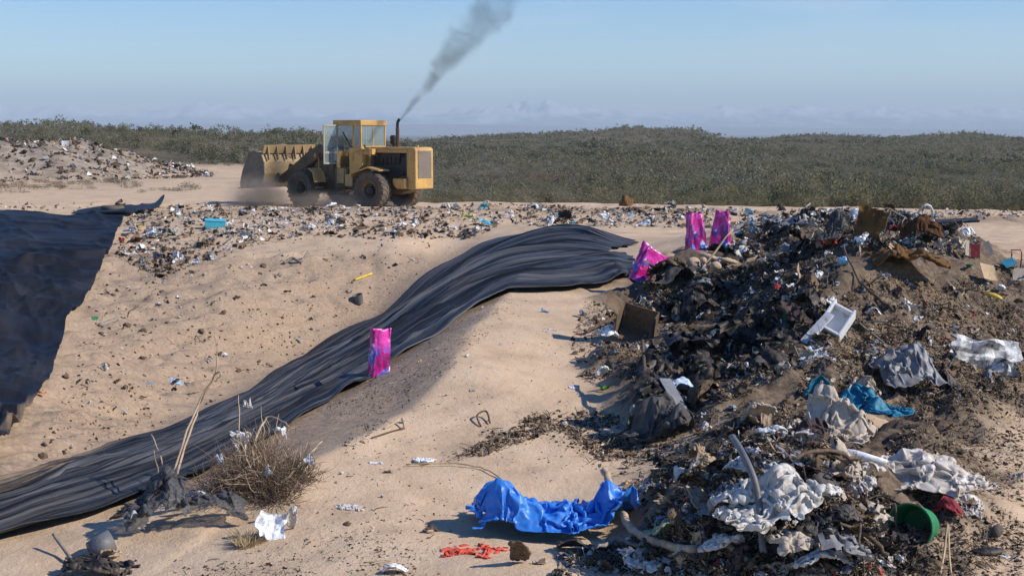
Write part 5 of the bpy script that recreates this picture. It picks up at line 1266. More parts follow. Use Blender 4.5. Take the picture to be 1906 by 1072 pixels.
for k in range(260):
    a = rl.uniform(0, 6.28); r0 = rl.uniform(0, .10); e = rl.uniform(.03, .16)
    p = Vector((math.cos(a) * r0, math.sin(a) * r0, 0)); q = p + Vector((math.cos(a) * e * rl.uniform(.3, 1), math.sin(a) * e * rl.uniform(.3, 1), rl.uniform(.03, .11)))
    tf.tube([p, (p + q) / 2 + Vector((0, 0, .015)), q], [.0028, .0022, .001], 3, caps=False)
o = tf.build('straw_tuft', M['straw'], None); o.location = hit(460, 1014); tag(o, 'small tuft of golden dry grass on the sand below the tumbleweed', 'grass tuft')
bk2 = MB().lathe([(.075, 0), (.095, .18), (.087, .18), (.067, .012), (.01, .012), (.01, 0)], 30, 'z')
o = bk2.build('grey_bucket', M['pipe'], None, smooth_=True); o.location = hit(168, 1040, .06); o.rotation_euler = (R(72), R(10), R(120)); tag(o, 'grey plastic bucket lying on its side at the end of the netting', 'bucket')
T('black_film', 185, 1066, .9, .42, M['black'], 'black film spread on the sand below the grey bucket', 'film', comp=.75, amp=.16, rz=.15, n=40, cut=.12, seed=9, bumps=((165, 1066, .22, .12),), freq=3)
T('tan_paper', 205, 1042, .36, .14, M['tan'], 'crumbled tan foam chunks in a row beside the grey bucket', 'foam', comp=.6, amp=.14, rz=.25, n=26, cut=.3, seed=10, bumps=((205, 1044, .12, .08),), freq=6)
rod('branch', [(100, 1022, .12), (135, 1050, .03)], (.012, .015), M['grey_wood'], 'short grey stick leaning beside the grey bucket', 'stick', n=8)

# ------------------------------------------------------------------ loose refuse: prototypes, then copies
rg6 = np.random.default_rng(11)
flat0 = lambda x, y: .03 * vnoise(x * 5, y * 5, 3)
SHEETS = []
for k in range(16):
    n_ = 20; asp = [1, .6, .8, .45][k % 4]
    P_ = sheet_start(n_, n_, 1.0, asp, [.45, .6, .38, .52][k // 4], .32, rg6, 3.0)
    bz_ = [(rg6.normal() * .12, rg6.normal() * .1, rg6.uniform(.1, .25), rg6.uniform(.05, .35)) for _ in range(3)]
    fl_ = lambda x, y, b=bz_: np.maximum.reduce([flat0(x, y)] + [q[3] * np.exp(-((x - q[0]) ** 2 + (y - q[1]) ** 2) / q[2] ** 2) for q in b])
    P_[..., 2] += .1
    P_ = relax(P_, 1.0, asp, fl_, steps=34, inner=5, bend=.03, fric=.85)
    o = sheet_obj('film_scrap', P_, None, rg6, .34, 0, (0, 0, 0)); COL.objects.unlink(o); SHEETS.append(o.data)
BOARDS = [panel_mesh('board_scrap', rg6, 1.0, rg6.uniform(.4, .9), .03, .22, rg6.uniform(0, .9), .1) for _ in range(8)]
CLODS = [lump_mesh('clod', rg6, 1, rg6.uniform(.6, 1), rg6.uniform(.5, .8), .7, 0, 3) for _ in range(6)]
STICKS = []
for k in range(8):
    p = Vector((-.5, 0, 0)); pts = [p.copy()]; v_ = Vector((1, 0, 0))
    for q in range(6):
        v_ = (v_ + Vector(rg6.normal(size=3)) * .22).normalized(); p = p + v_ / 6; pts.append(p.copy())
    mb = MB().tube(pts, [.022 * (1 - .07 * i) for i in range(7)], 6)
    if k % 2: mb.tube([pts[3], pts[3] + Vector((.12, .12, .05)), pts[3] + Vector((.2, .26, .08))], [.014, .011, .006], 5)
    o = mb.build('stick', None); COL.objects.unlink(o); STICKS.append(o.data)
bt = MB().lathe([(.005, 0), (.16, 0), (.17, .05), (.165, .3), (.175, .62), (.12, .80), (.055, .9), (.055, 1.0), (.005, 1.0)], 16, 'z')
o = bt.build('plastic_bottle', None); COL.objects.unlink(o); BOTTLE = o.data
for v_ in BOTTLE.vertices:
    n_ = float(fbm([v_.co.x * 6], [v_.co.z * 4 + v_.co.y * 5], 2, 5)[0]); v_.co.x *= .75 + n_ * .5; v_.co.y *= 1.1
for me in SHEETS + CLODS + STICKS + [BOTTLE]:
    me.polygons.foreach_set('use_smooth', [True] * len(me.polygons))
for me in SHEETS + BOARDS + CLODS + STICKS + [BOTTLE]:
    me.materials.clear(); me.materials.append(None)
_t2 = np.concatenate([np.linspace(7, 62, 520)])
def hit_many(px, py):
    out = np.zeros((len(px), 3)); ok = np.zeros(len(px), bool)
    u = (px - 953) / F_PX; v = -(py - 536) / F_PX
    dy = CS + v * SN; dx = u / dy; dz = (-SN + v * CS) / dy
    for i in range(0, len(px), 4000):
        s_ = slice(i, i + 4000)
        X = dx[s_, None] * _t2; Z = CAM_Z + dz[s_, None] * _t2
        D = Z - Hq(X, _t2[None, :] + 0 * X)
        b = (D < 0).argmax(1); g_ = (D < 0).any(1) & (b > 0)
        r_ = np.arange(len(b)); bb = np.maximum(b, 1)
        a0 = D[r_, bb - 1]; a1 = -D[r_, bb]
        Y = _t2[bb - 1] + (_t2[bb] - _t2[bb - 1]) * a0 / np.maximum(a0 + a1, 1e-9)
        out[s_, 0] = dx[s_] * Y; out[s_, 1] = Y; out[s_, 2] = Hq(dx[s_] * Y, Y); ok[s_] = g_
    return out, ok
def in_poly(px, py, poly):
    c = np.zeros(len(px), bool); n = len(poly)
    for i in range(n):
        x1, y1 = poly[i]; x2, y2 = poly[(i + 1) % n]
        c ^= ((y1 > py) != (y2 > py)) & (px < (x2 - x1) * (py - y1) / (y2 - y1 + 1e-9) + x1)
    return c
def sample_poly(poly, n, rg):
    P_ = np.array(poly); out = np.zeros((0, 2))
    while len(out) < n:
        q = rg.uniform(P_.min(0), P_.max(0), (n * 3 + 20, 2)); out = np.concatenate([out, q[in_poly(q[:, 0], q[:, 1], poly)]])
    return out[:n]
REG = {
 'shade': ([(1085, 600), (1200, 560), (1250, 500), (1400, 455), (1560, 470), (1560, 560), (1500, 680), (1380, 740), (1280, 760), (1180, 780), (1180, 700), (1230, 680), (1120, 640)], 'on the shaded face of the heap'),
 'crest': ([(1340, 460), (1420, 402), (1600, 396), (1780, 402), (1830, 450), (1800, 480), (1600, 470), (1400, 490)], 'along the crest of the heap'),
 'sunny': ([(1500, 660), (1560, 560), (1620, 510), (1760, 530), (1906, 480), (1906, 740), (1700, 770), (1640, 740), (1480, 740)], 'on the sunny face of the heap'),
 'lobe': ([(1180, 1072), (1210, 990), (1290, 870), (1400, 780), (1500, 770), (1600, 850), (1680, 960), (1700, 1072)], 'on the near lobe of the heap'),
 'rim': ([(235, 408), (300, 385), (420, 384), (620, 386), (830, 384), (930, 372), (1060, 388), (1310, 396), (1330, 425), (1180, 425), (1030, 425), (940, 415), (880, 445), (700, 445), (560, 440), (420, 470), (300, 520), (215, 480)], 'on the littered rim of the pit'),
 'pit': ([(190, 540), (420, 470), (700, 450), (830, 460), (600, 630), (420, 730), (200, 820), (60, 860), (110, 700)], 'scattered over the bare pit wall'),
 'sand': ([(560, 1000), (640, 830), (820, 680), (960, 580), (1060, 620), (1130, 740), (1150, 850), (1060, 900), (900, 880), (820, 1072), (300, 1072), (420, 1020)], 'on the clean sand below the heap'),
 'flat': ([(1700, 1072), (1660, 980), (1720, 960), (1640, 850), (1700, 770), (1906, 740), (1906, 1072)], 'on the flat sand beyond the near lobe'),
 'foot': ([(850, 850), (940, 790), (1040, 765), (1150, 770), (1180, 850), (1120, 860), (1040, 800), (900, 850)], 'in the dark fibre patch on the sand'),
 'plain': ([(0, 395), (0, 355), (250, 350), (430, 352), (430, 380), (150, 396)], 'on the plain behind the dark wall liner'),
 'toe': ([(1060, 640), (1090, 560), (1160, 570), (1200, 520), (1260, 520), (1220, 620), (1180, 700), (1090, 720)], 'at the sandy toe of the heap'),
}
KINDS = {  # name -> (meshes, category, phrase, sink, thickness of pose)
 'film_scrap': (SHEETS, 'plastic scrap', 'plastic scrap'), 'cloth_scrap': (SHEETS, 'rag', 'rag'), 'board_scrap': (BOARDS, 'board piece', 'board piece'),
 'grey_film_scrap': (SHEETS, 'plastic scrap', 'plastic scrap'), 'bin_bag_scrap': (SHEETS, 'bin bag scrap', 'bin bag scrap'), 'clod': (CLODS, 'clod', 'lump'), 'stick': (STICKS, 'stick', 'stick'), 'plastic_bottle': ([BOTTLE], 'bottle', 'crushed bottle'),
}
CN = {'white': 'white', 'dirty_white': 'dirty white', 'grey': 'grey', 'pale_grey': 'pale grey', 'dark_grey': 'dark grey', 'black': 'black', 'tan': 'tan', 'brown': 'brown', 'beige': 'beige', 'blue': 'blue', 'light_blue': 'light blue',
      'pale_blue': 'pale blue', 'teal': 'teal', 'cyan': 'cyan', 'green': 'green', 'sage': 'sage green', 'lime': 'lime', 'red': 'red', 'dark_red': 'dark red', 'orange_red': 'orange-red', 'yellow': 'yellow', 'orange': 'orange', 'rust': 'rust brown',
      'wood': 'pale wooden', 'grey_wood': 'weathered grey', 'dark_wood': 'dark', 'maroon': 'maroon brown', 'clear': 'clear', 'straw': 'straw coloured'}
def fill(reg, n, mix, smin, smax, tilt=.5, sink=.25, pw=2.0):
    poly, where = REG[reg]
    q = sample_poly(poly, n, rg6); pos, ok = hit_many(q[:, 0], q[:, 1])
    keys = list(mix); wts = np.array([mix[k] for k in keys], float); wts /= wts.sum()
    for i in range(n):
        if not ok[i]: continue
        name, mat = keys[rg6.choice(len(keys), p=wts)]
        if name == 'film_scrap' and mat in ('black', 'dark_grey'): name = 'bin_bag_scrap'
        if name == 'film_scrap' and mat in ('grey', 'pale_grey', 'clear'): name = 'grey_film_scrap'
        ms, cat, ph = KINDS[name]
        me = ms[int(rg6.integers(len(ms)))]
        o = bpy.data.objects.new(name, me); COL.objects.link(o)
        s_ = smin + (smax - smin) * rg6.random() ** pw
        if name == 'stick': s_ *= 1.7
        if name == 'plastic_bottle': s_ = min(s_, .3)
        if name == 'clod': s_ *= .28
        sz_ = s_ * rg6.uniform(.6, 1.25) if name not in ('stick', 'plastic_bottle') else s_
        o.scale = (s_, s_ * rg6.uniform(.7, 1.1) if name not in ('stick', 'plastic_bottle') else s_, sz_)
        t_ = tilt * (1.0 if name != 'board_scrap' else 1.5)
        o.rotation_euler = (rg6.normal() * t_ + (1.5 if name == 'plastic_bottle' else 0), rg6.normal() * t_, rg6.uniform(0, 6.28))
        o.location = Vector(pos[i]) + Vector((0, 0, s_ * (.10 - sink * .4 * rg6.random()) if name != 'clod' else 0))
        o.material_slots[0].link = 'OBJECT'; o.material_slots[0].material = M[mat]
        lb = f'{CN[mat]} {ph} lying {where}'
        tag(o, lb, cat, lb.replace(' lying', 's'))
F, C_, B_, K_, S_, BT = 'film_scrap', 'cloth_scrap', 'board_scrap', 'clod', 'stick', 'plastic_bottle'
fill('shade', 120, {(F, 'black'): 5, (F, 'dark_grey'): 3, (F, 'grey'): 1.6, (F, 'white'): 1.2, (C_, 'brown'): 3, (C_, 'maroon'): 2, (C_, 'beige'): 1.6, (C_, 'dark_grey'): 2, (B_, 'brown'): 1.6, (B_, 'tan'): 1.2, (S_, 'dark_wood'): 3, (S_, 'wood'): .8, (F, 'pale_grey'): .8, (C_, 'sage'): .3, (F, 'green'): .2, (F, 'pale_blue'): .4}, .10, .62)
fill('crest', 140, {(F, 'white'): 3, (F, 'dirty_white'): 4, (C_, 'beige'): 1.5, (F, 'grey'): 2, (F, 'black'): 2, (C_, 'beige'): 2, (C_, 'dark_grey'): 2, (C_, 'brown'): 2, (B_, 'tan'): 1, (B_, 'brown'): 1, (S_, 'grey_wood'): 1, (F, 'light_blue'): .5, (F, 'teal'): .3, (F, 'green'): .3, (C_, 'red'): .2, (F, 'orange'): .2, (C_, 'maroon'): 1}, .14, .6)
fill('sunny', 120, {(C_, 'brown'): 3, (C_, 'dark_grey'): 1.6, (F, 'black'): 1, (F, 'white'): 1, (F, 'grey'): 1, (C_, 'beige'): 1.2, (B_, 'brown'): 1.2, (B_, 'tan'): .8, (S_, 'dark_wood'): 4, (S_, 'grey_wood'): 1.6, (S_, 'wood'): .8, (K_, 'brown'): 2, (F, 'pale_grey'): .6}, .06, .38)
fill('lobe', 170, {(F, 'dirty_white'): 1.8, (F, 'grey'): 2.2, (F, 'black'): 3, (F, 'dark_grey'): 3, (C_, 'brown'): 2.4, (C_, 'beige'): 1.8, (C_, 'maroon'): 1.4, (B_, 'tan'): .8, (B_, 'brown'): 1.2, (S_, 'dark_wood'): 3, (S_, 'grey_wood'): 1.6, (S_, 'wood'): 1, (F, 'pale_grey'): 1.2, (F, 'white'): .6, (K_, 'brown'): 1.6, (F, 'clear'): .4}, .07, .42)
fill('rim', 210, {(F, 'white'): 4, (F, 'dirty_white'): 3.4, (F, 'grey'): 2.2, (F, 'black'): 1.4, (C_, 'dark_grey'): 1.2, (C_, 'beige'): 1.6, (C_, 'brown'): 2.4, (B_, 'tan'): .8, (S_, 'grey_wood'): .8, (F, 'light_blue'): .35, (F, 'green'): .25, (F, 'cyan'): .15, (C_, 'red'): .15, (F, 'yellow'): .1, (K_, 'brown'): 2}, .18, .85, .4, .3)
fill('pit', 170, {(F, 'white'): 4, (F, 'dirty_white'): 3, (C_, 'dark_grey'): 2, (C_, 'brown'): 2.4, (K_, 'brown'): 4, (S_, 'dark_wood'): 2, (F, 'pale_grey'): 1}, .10, .38, .3)
fill('sand', 46, {(F, 'white'): 2.5, (F, 'dirty_white'): 1.6, (S_, 'dark_wood'): 3, (S_, 'straw'): 2, (C_, 'brown'): 1, (K_, 'brown'): 2, (F, 'pale_grey'): .6}, .04, .17, .2, .3)
fill('flat', 40, {(K_, 'brown'): 3, (C_, 'dark_grey'): 1, (S_, 'dark_wood'): 2, (F, 'white'): 1, (F, 'dirty_white'): 1, (C_, 'brown'): 1}, .03, .16, .2, .3)
fill('foot', 34, {(S_, 'dark_wood'): 4, (C_, 'brown'): 3, (C_, 'dark_grey'): 2, (F, 'grey'): 1, (F, 'white'): .4, (K_, 'brown'): 3}, .05, .22, .3)
fill('plain', 26, {(F, 'white'): 3, (F, 'dirty_white'): 2, (C_, 'dark_grey'): 3, (C_, 'sage'): 1, (C_, 'brown'): 2}, .3, 1.0, .3)
fill('toe', 40, {(F, 'white'): 1, (F, 'grey'): 1.4, (C_, 'dark_grey'): 1.6, (C_, 'brown'): 2, (S_, 'dark_wood'): 3, (K_, 'brown'): 2, (B_, 'tan'): .5, (F, 'black'): 1.2}, .05, .34)

REG['gap'] = ([(1200, 790), (1300, 765), (1480, 742), (1640, 748), (1600, 850), (1500, 772), (1400, 782), (1290, 870), (1210, 985), (1150, 870)], 'in the sandy gap of the heap')
fill('shade', 44, {(F, 'black'): 6, (F, 'dark_grey'): 2, (C_, 'maroon'): 1.4, (C_, 'brown'): 1}, .6, 1.3, .35, .45, 1.1)  # black bags of this face, with extra sheets added to deepen its shade
fill('lobe', 34, {(F, 'black'): 3, (F, 'dark_grey'): 3, (F, 'grey'): 2, (C_, 'brown'): 2, (C_, 'maroon'): 1, (F, 'dirty_white'): 1.4, (C_, 'beige'): 1}, .38, .75, .4, .5, 1.3)
fill('crest', 26, {(F, 'black'): 2, (F, 'dark_grey'): 2, (F, 'dirty_white'): 2, (F, 'grey'): 2, (C_, 'beige'): 1, (C_, 'brown'): 1}, .5, 1.0, .4, .5, 1.3)
fill('sunny', 22, {(F, 'dark_grey'): 2, (C_, 'brown'): 3, (F, 'grey'): 1, (C_, 'beige'): 1, (F, 'black'): 1}, .3, .6, .35, .6, 1.3)
fill('shade', 90, {(C_, 'brown'): 2, (F, 'grey'): 1.5, (F, 'white'): 2, (F, 'dirty_white'): 2, (C_, 'beige'): 2, (B_, 'tan'): 1.6, (F, 'pale_grey'): 1.4, (S_, 'wood'): 1.2}, .08, .34, .6, .1)
REG['bottom'] = ([(1030, 1072), (1050, 1040), (1130, 1015), (1215, 985), (1200, 1072)], 'at the bottom edge beside the near lobe')
fill('bottom', 22, {(S_, 'dark_wood'): 3, (S_, 'grey_wood'): 2, (C_, 'brown'): 2, (C_, 'dark_grey'): 2, (B_, 'tan'): 1, (F, 'grey'): 1}, .06, .26, .3)
fill('gap', 40, {(F, 'black'): 2, (F, 'dark_grey'): 2, (C_, 'brown'): 2, (C_, 'beige'): 1, (S_, 'dark_wood'): 3, (F, 'grey'): 1, (F, 'white'): .6, (K_, 'brown'): 1}, .08, .45)
# ------------------------------------------------------------------ fine debris nobody could count
CH = [stuffm('chip_dark', (.018, .014, .011), (.05, .04, .03), .9, .1, dirt=0, bump=0), stuffm('chip_brown', (.075, .052, .035), (.15, .105, .07), .9, .1, dirt=0, bump=0),
      stuffm('chip_tan', (.24, .175, .115), (.38, .28, .19), .9, .1, dirt=0, bump=0), stuffm('chip_grey', (.16, .155, .15), (.30, .295, .285), .7, .2, dirt=0, bump=0),
      stuffm('chip_black', (.008, .008, .009), (.02, .02, .021), .5, .3, dirt=0, bump=0), stuffm('chip_white', (.55, .53, .50), (.74, .73, .71), .6, .3, dirt=0, bump=0), stuffm('chip_straw', (.28, .21, .13), (.45, .35, .23), .9, .1, dirt=0, bump=0)]
def chips(name, label, regs, col_w, smin, smax, fibre=.35, clod=.3, pw=2.5, lift=.2):
    Vs, Qs, Ms = [], [], []; off = 0
    cw = np.array(col_w, float); cw /= cw.sum()
    for reg, n in regs:
        poly = REG[reg][0] if isinstance(reg, str) else reg
        if isinstance(reg, np.ndarray): pos = reg
        else:
            q = sample_poly(poly, n, rg6); pos, ok = hit_many(q[:, 0], q[:, 1]); pos = pos[ok]
        n = len(pos)
        # clumped: drop where a noise is low
        k_ = fbm(pos[:, 0] * 2.2, pos[:, 1] * 2.2, 3, 301) + .35 * rg6.random(n) > -.08
        pos = pos[k_]; n = len(pos)
        s_ = smin + (smax - smin) * rg6.random(n) ** pw
        ty_ = rg6.random(n); isf = ty_ < fibre; isc = (ty_ >= fibre) & (ty_ < fibre + clod)
        mi = rg6.choice(len(CH), n, p=cw); mi = np.where(isf & (rg6.random(n) < .5), np.where(rg6.random(n) < .5, 0, 6), mi); mi = np.where(isc, np.where(rg6.random(n) < .6, 1, np.where(rg6.random(n) < .5, 2, 0)), mi)
        a = rg6.normal(size=(n, 3)); a[:, 2] *= .5; a /= np.linalg.norm(a, axis=1, keepdims=True)
        b = np.cross(a, rg6.normal(size=(n, 3))); b /= np.linalg.norm(b, axis=1, keepdims=True); c = np.cross(a, b)
        L_ = np.where(isf, s_ * 2.4, s_)[:, None]; W_ = np.where(isf, .0035 + s_ * .05, s_ * rg6.uniform(.35, .9, n))[:, None]
        p0 = pos + np.array([0, 0, 1]) * (s_ * lift)[:, None]
        cv = (rg6.normal(size=n) * .35)[:, None]
        m_ = ~isc
        A, B, C, P0, L1, W1, cv1 = a[m_], b[m_], c[m_], p0[m_], L_[m_], W_[m_], cv[m_]
        st = []
        for t in (-.5, 0, .5):
            for sg in (-.5, .5):
                st.append(P0 + A * L1 * t + B * W1 * sg + C * L1 * cv1 * (t * t * 2 - .2))
        V = np.stack(st, 1).reshape(-1, 3); i0 = np.arange(len(P0))[:, None] * 6
        Q = np.concatenate([i0 + np.array([[0, 1, 3, 2]]), i0 + np.array([[2, 3, 5, 4]])])
        Vs.append(V); Qs.append(Q + off); Ms.append(np.concatenate([mi[m_], mi[m_]])); off += len(V)
        # clods: squashed irregular octahedra made of quads (cube topology)
        A, B, C, P0, S1 = a[isc], b[isc], c[isc], pos[isc], s_[isc] * .55
        cor = np.array([(x, y, z) for x in (-1, 1) for y in (-1, 1) for z in (-1, 1)]) * .5
        V = np.zeros((len(P0), 8, 3))
        for j in range(8):
            jit = cor[j] * (1 + .5 * rg6.uniform(-1, 1, (len(P0), 3)))
            V[:, j] = P0 + (A * jit[:, :1] + B * jit[:, 1:2] * .8 + C * jit[:, 2:] * .7) * S1[:, None]
        i0 = np.arange(len(P0))[:, None] * 8
        Q = np.concatenate([i0 + np.array([f_]) for f_ in ((0, 1, 3, 2), (4, 6, 7, 5), (0, 4, 5, 1), (2, 3, 7, 6), (0, 2, 6, 4), (1, 5, 7, 3))])
        Vs.append(V.reshape(-1, 3)); Qs.append(Q + off); Ms.append(np.tile(mi[isc], 6)); off += len(P0) * 8
    o = np_mesh(name, np.concatenate(Vs), np.concatenate(Qs), CH, midx=np.concatenate(Ms))
    return tag(o, label, 'debris', kind='stuff')
chips('heap_debris', 'fine dark debris, fibres and clods covering the refuse heap', [('crest', 8000), ('lobe', 30000), ('gap', 3500), ('bottom', 3200)], [3.6, 4.4, 2, 1.3, 2.2, .7, 1.2], .006, .065, .60, .32)
chips('soil_debris', 'brown clods and root fibres on the sunny face of the heap', [('sunny', 30000)], [3.2, 5, 1.8, .5, .8, .2, 1.2], .005, .06, .6, .34)
chips('fibre_debris', 'fine brown fibres and clods strewn over the sand round the heap', [('foot', 4200), ('toe', 3600), ('flat', 7000), ([(820, 870), (900, 800), (1050, 755), (1170, 780), (1240, 880), (1200, 980), (1120, 880), (1000, 800)], 1800)], [3, 4, 2, .6, 1, .3, 1], .006, .06, .5, .4)
REG['edge'] = ([(1010, 384), (1340, 388), (1500, 392), (1906, 390), (1906, 404), (1815, 410), (1330, 428)], 'where the cleared ground meets the scrubland')
fill('edge', 46, {(F, 'white'): 2, (F, 'dirty_white'): 2, (F, 'black'): 1.5, (C_, 'brown'): 2, (C_, 'dark_grey'): 1.5, (F, 'grey'): 1.5, (S_, 'grey_wood'): 1}, .25, .8, .4)
chips('sand_debris', 'sparse twigs and pebbles on the clean sand', [('sand', 1500), ([(600, 760), (940, 545), (985, 560), (800, 720), (640, 850)], 2600), ([(100, 1072), (420, 1030), (700, 980), (840, 1072)], 900)], [2, 4, 2, 1, .6, .5, 1.4], .004, .035, .4, .5)
chips('rim_debris', 'fine litter and clods along the rim of the pit', [('rim', 6500), ('plain', 900), ('edge', 1500)], [1.4, 2.6, 4, 2, .8, 2.6, .8], .03, .22, .25, .35)
chips('pit_debris', 'small clods and twigs scattered over the pit wall', [([(200, 470), (480, 440), (900, 430), (860, 450), (600, 640), (300, 800), (60, 860)], 2200)], [1, 4, 3, .8, .5, .5, .8], .02, .10, .3, .6)
chips('shade_debris', 'black and dark fine debris on the shaded face of the heap', [('shade', 17000)], [4, 4, 2.6, 1.8, 2.4, 1.5, 1.4], .006, .07, .58, .26)
px_ = rg6.uniform(-50, -20, 9000); py_ = rg6.uniform(88, 120, 9000)
mk_ = np.sqrt(((px_ + 36) / 14) ** 2 + ((py_ - 104) / 15) ** 2) < 1.0
chips('spoil_debris', 'pale rubble and litter over the spoil mound on the plain', [(np.stack([px_, py_, H(px_, py_)], 1)[mk_], 0)], [2, 3, 3, 3, 1, 3, .5], .08, .55, .1, .5)

# ------------------------------------------------------------------ small crumpled litter nobody could count
def litter(name, label, regs, mats, wts, smin, smax):
    Vs, Qs, Ms = [], [], []; off = 0; wts = np.array(wts, float) / sum(wts)
    pr = []
    for me in SHEETS:
        V = np.zeros(len(me.vertices) * 3, np.float32); me.vertices.foreach_get('co', V); V = V.reshape(-1, 3)
        Q = np.array([p.vertices[:] for p in me.polygons if len(p.vertices) == 4]); pr.append((V - np.array([0, 0, V[:, 2].min()]), Q))
    for reg, n in regs:
        q = sample_poly(REG[reg][0], n, rg6); pos, ok = hit_many(q[:, 0], q[:, 1])
        for p in pos[ok]:
            V, Q = pr[int(rg6.integers(len(pr)))]
            s_ = smin + (smax - smin) * rg6.random() ** 2.2
            e = Euler((rg6.normal() * .7, rg6.normal() * .7, rg6.uniform(0, 6.28))).to_matrix()
            V2 = (V * np.array([1, rg6.uniform(.5, 1), rg6.uniform(.8, 1.5)])) @ np.array(e).T * s_ + p + np.array([0, 0, -.01])
            Vs.append(V2); Qs.append(Q + off); off += len(V2); Ms.append(np.full(len(Q), rg6.choice(len(mats), p=wts)))
    o = np_mesh(name, np.concatenate(Vs), np.concatenate(Qs), [M[m_] for m_ in mats], midx=np.concatenate(Ms), smooth_=True)
    return tag(o, label, 'litter', kind='stuff')
litter('crumpled_litter', 'small crumpled scraps of film, cloth and paper packed over the refuse heap', [('shade', 760), ('crest', 480), ('lobe', 900), ('sunny', 340), ('gap', 130), ('toe', 90), ('bottom', 60)],
       ['white', 'dirty_white', 'grey', 'pale_grey', 'dark_grey', 'black', 'brown', 'beige', 'tan', 'maroon', 'clear', 'light_blue', 'red', 'green', 'yellow'], [1.7, 2.8, 2.2, 1.8, 2.6, 2.2, 4.0, 3.4, 2.4, 1.6, .8, .4, .3, .22, .15], .045, .27)
litter('rim_litter', 'small pale scraps of film strewn along the rim of the pit', [('rim', 380), ('edge', 180)], ['white', 'dirty_white', 'pale_grey', 'dark_grey', 'beige', 'brown', 'light_blue', 'green'], [3, 3, 2, 1.6, 2, 2, .3, .2], .12, .5)
# ------------------------------------------------------------------ exhaust smoke and dust
def vol_mat(name, color, dens, build):
    k = NT(name); k.n.remove(k.b)
    pv = k.new('ShaderNodeVolumePrincipled'); pv.inputs['Color'].default_value = color; pv.inputs['Anisotropy'].default_value = .2
    k.link(k.math('MULTIPLY', build(k), dens), pv.inputs['Density'])
    k.link(pv.outputs[0], k.o.inputs['Volume'])
    return k.m
tip = Vector(at(746, 222, LY - .1))
end = Vector(at(945, -40, LY + 1.5))
ax = (end - tip); PL = ax.length
def plume(k):
    tc = k.new('ShaderNodeTexCoord'); nz = k.new('ShaderNodeTexNoise'); nz.inputs['Scale'].default_value = .55; nz.inputs['Detail'].default_value = 2
    k.link(tc.outputs['Object'], nz.inputs['Vector'])
    sub = k.new('ShaderNodeVectorMath', operation='SUBTRACT'); k.link(nz.outputs['Color'], sub.inputs[0]); sub.inputs[1].default_value = (.5, .5, .5)
    scl = k.new('ShaderNodeVectorMath', operation='SCALE'); k.link(sub.outputs[0], scl.inputs[0])
    sp = k.new('ShaderNodeSeparateXYZ'); k.link(tc.outputs['Object'], sp.inputs[0])
    k.link(k.math('MULTIPLY', sp.outputs['Z'], .42), scl.inputs['Scale'])
    ad = k.new('ShaderNodeVectorMath', operation='ADD'); k.link(tc.outputs['Object'], ad.inputs[0]); k.link(scl.outputs[0], ad.inputs[1])
    s2 = k.new('ShaderNodeSeparateXYZ'); k.link(ad.outputs[0], s2.inputs[0])
    rr = k.math('SQRT', k.math('ADD', k.math('MULTIPLY', s2.outputs['X'], s2.outputs['X']), k.math('MULTIPLY', s2.outputs['Y'], s2.outputs['Y'])))
    rad = k.math('ADD', k.math('MULTIPLY', sp.outputs['Z'], .155), .09)
    q = k.math('DIVIDE', rr, rad)
    fall = k.new('ShaderNodeMapRange'); fall.interpolation_type = 'SMOOTHSTEP'
    k.link(q, fall.inputs['Value']); fall.inputs['From Min'].default_value = .15; fall.inputs['From Max'].default_value = 1.0; fall.inputs['To Min'].default_value = 1; fall.inputs['To Max'].default_value = 0
    n2 = k.noise(ad.outputs[0], 1.05, 5, .55)
    puff = k.ramp(n2, [(.36, (.05,) * 3), (.68, (1,) * 3)])
    thin = k.math('DIVIDE', 1.0, k.math('ADD', k.math('MULTIPLY', sp.outputs['Z'], .42), .22))
    return k.math('MULTIPLY', k.math('MULTIPLY', fall.outputs[0], puff), thin)
sm_ = vol_mat('diesel_smoke', (.08, .09, .10, 1), 2.7, plume)
nseg = 24; rings = 10; V = []
for j in range(rings):
    z_ = PL * j / (rings - 1); r_ = .12 + .26 * z_
    V += [(r_ * math.cos(2 * math.pi * i / nseg), r_ * math.sin(2 * math.pi * i / nseg), z_) for i in range(nseg)]
Fc = [(j * nseg + i, j * nseg + (i + 1) % nseg, (j + 1) * nseg + (i + 1) % nseg, (j + 1) * nseg + i) for j in range(rings - 1) for i in range(nseg)]
Fc += [tuple(range(nseg - 1, -1, -1)), tuple((rings - 1) * nseg + i for i in range(nseg))]
so = mesh_obj('exhaust_smoke', V, Fc, sm_); so.location = tip; so.rotation_mode = 'QUATERNION'; so.rotation_quaternion = ax.to_track_quat('Z', 'Y')
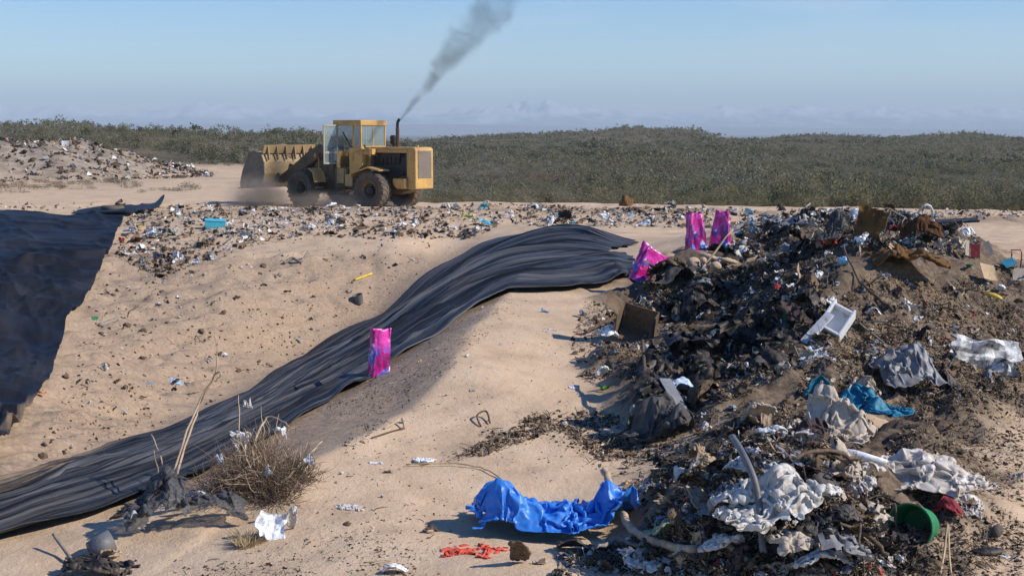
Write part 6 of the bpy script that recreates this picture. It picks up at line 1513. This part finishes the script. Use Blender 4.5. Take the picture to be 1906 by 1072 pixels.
tag(so, 'dark diesel smoke drifting up from the exhaust stack of the loader', 'smoke', kind='stuff')
def dustf(k):
    tc = k.new('ShaderNodeTexCoord')
    ln = k.new('ShaderNodeVectorMath', operation='LENGTH'); k.link(tc.outputs['Object'], ln.inputs[0])
    fall = k.new('ShaderNodeMapRange'); fall.interpolation_type = 'SMOOTHSTEP'; k.link(ln.outputs['Value'], fall.inputs['Value'])
    fall.inputs['From Min'].default_value = .2; fall.inputs['From Max'].default_value = 1; fall.inputs['To Min'].default_value = 1; fall.inputs['To Max'].default_value = 0
    return k.math('MULTIPLY', fall.outputs[0], k.ramp(k.noise(k.coord(stretch=(1.6, 1.6, 1.2)), 1.5, 4, .6), [(.35, (.08,) * 3), (.65, (1,) * 3)]))
dm = vol_mat('kicked_up_dust', (.86, .68, .50, 1), 2.6, dustf)
for px, py, sx, sz_, lb in ((482, 372, 1.7, 1.3, 'brown dust kicked up beneath the loader bucket'), (640, 380, 3.2, .7, 'thin dust drifting between the loader wheels')):
    b = bmesh.new(); bmesh.ops.create_icosphere(b, subdivisions=3, radius=1); me = bpy.data.meshes.new('dust_cloud'); b.to_mesh(me); b.free()
    o = link_mesh('dust_cloud', me, dm); o.location = at(px, py, LY + (.2 if px < 500 else -.4)); o.scale = (sx, 1.5, sz_)
    tag(o, lb, 'dust', kind='stuff')
# ------------------------------------------------------------------ haze
hz = NT('haze_air'); hz.n.remove(hz.b)
pv = hz.new('ShaderNodeVolumePrincipled'); pv.inputs['Color'].default_value = (.76, .91, 1.0, 1); pv.inputs['Density'].default_value = 1.75e-4
pv.inputs['Anisotropy'].default_value = .0
hz.link(pv.outputs[0], hz.o.inputs['Volume'])
hb = bmesh.new(); bmesh.ops.create_cube(hb, size=1.0)
for vv_ in hb.verts:
    vv_.co = Vector((vv_.co.x * 17000, 7950 + vv_.co.y * 16100, 175 + vv_.co.z * 400))
hme = bpy.data.meshes.new('haze'); hb.to_mesh(hme); hb.free()
tag(link_mesh('haze', hme, hz.m), 'pale blue air haze over the far plain and mountains', 'haze', kind='stuff')
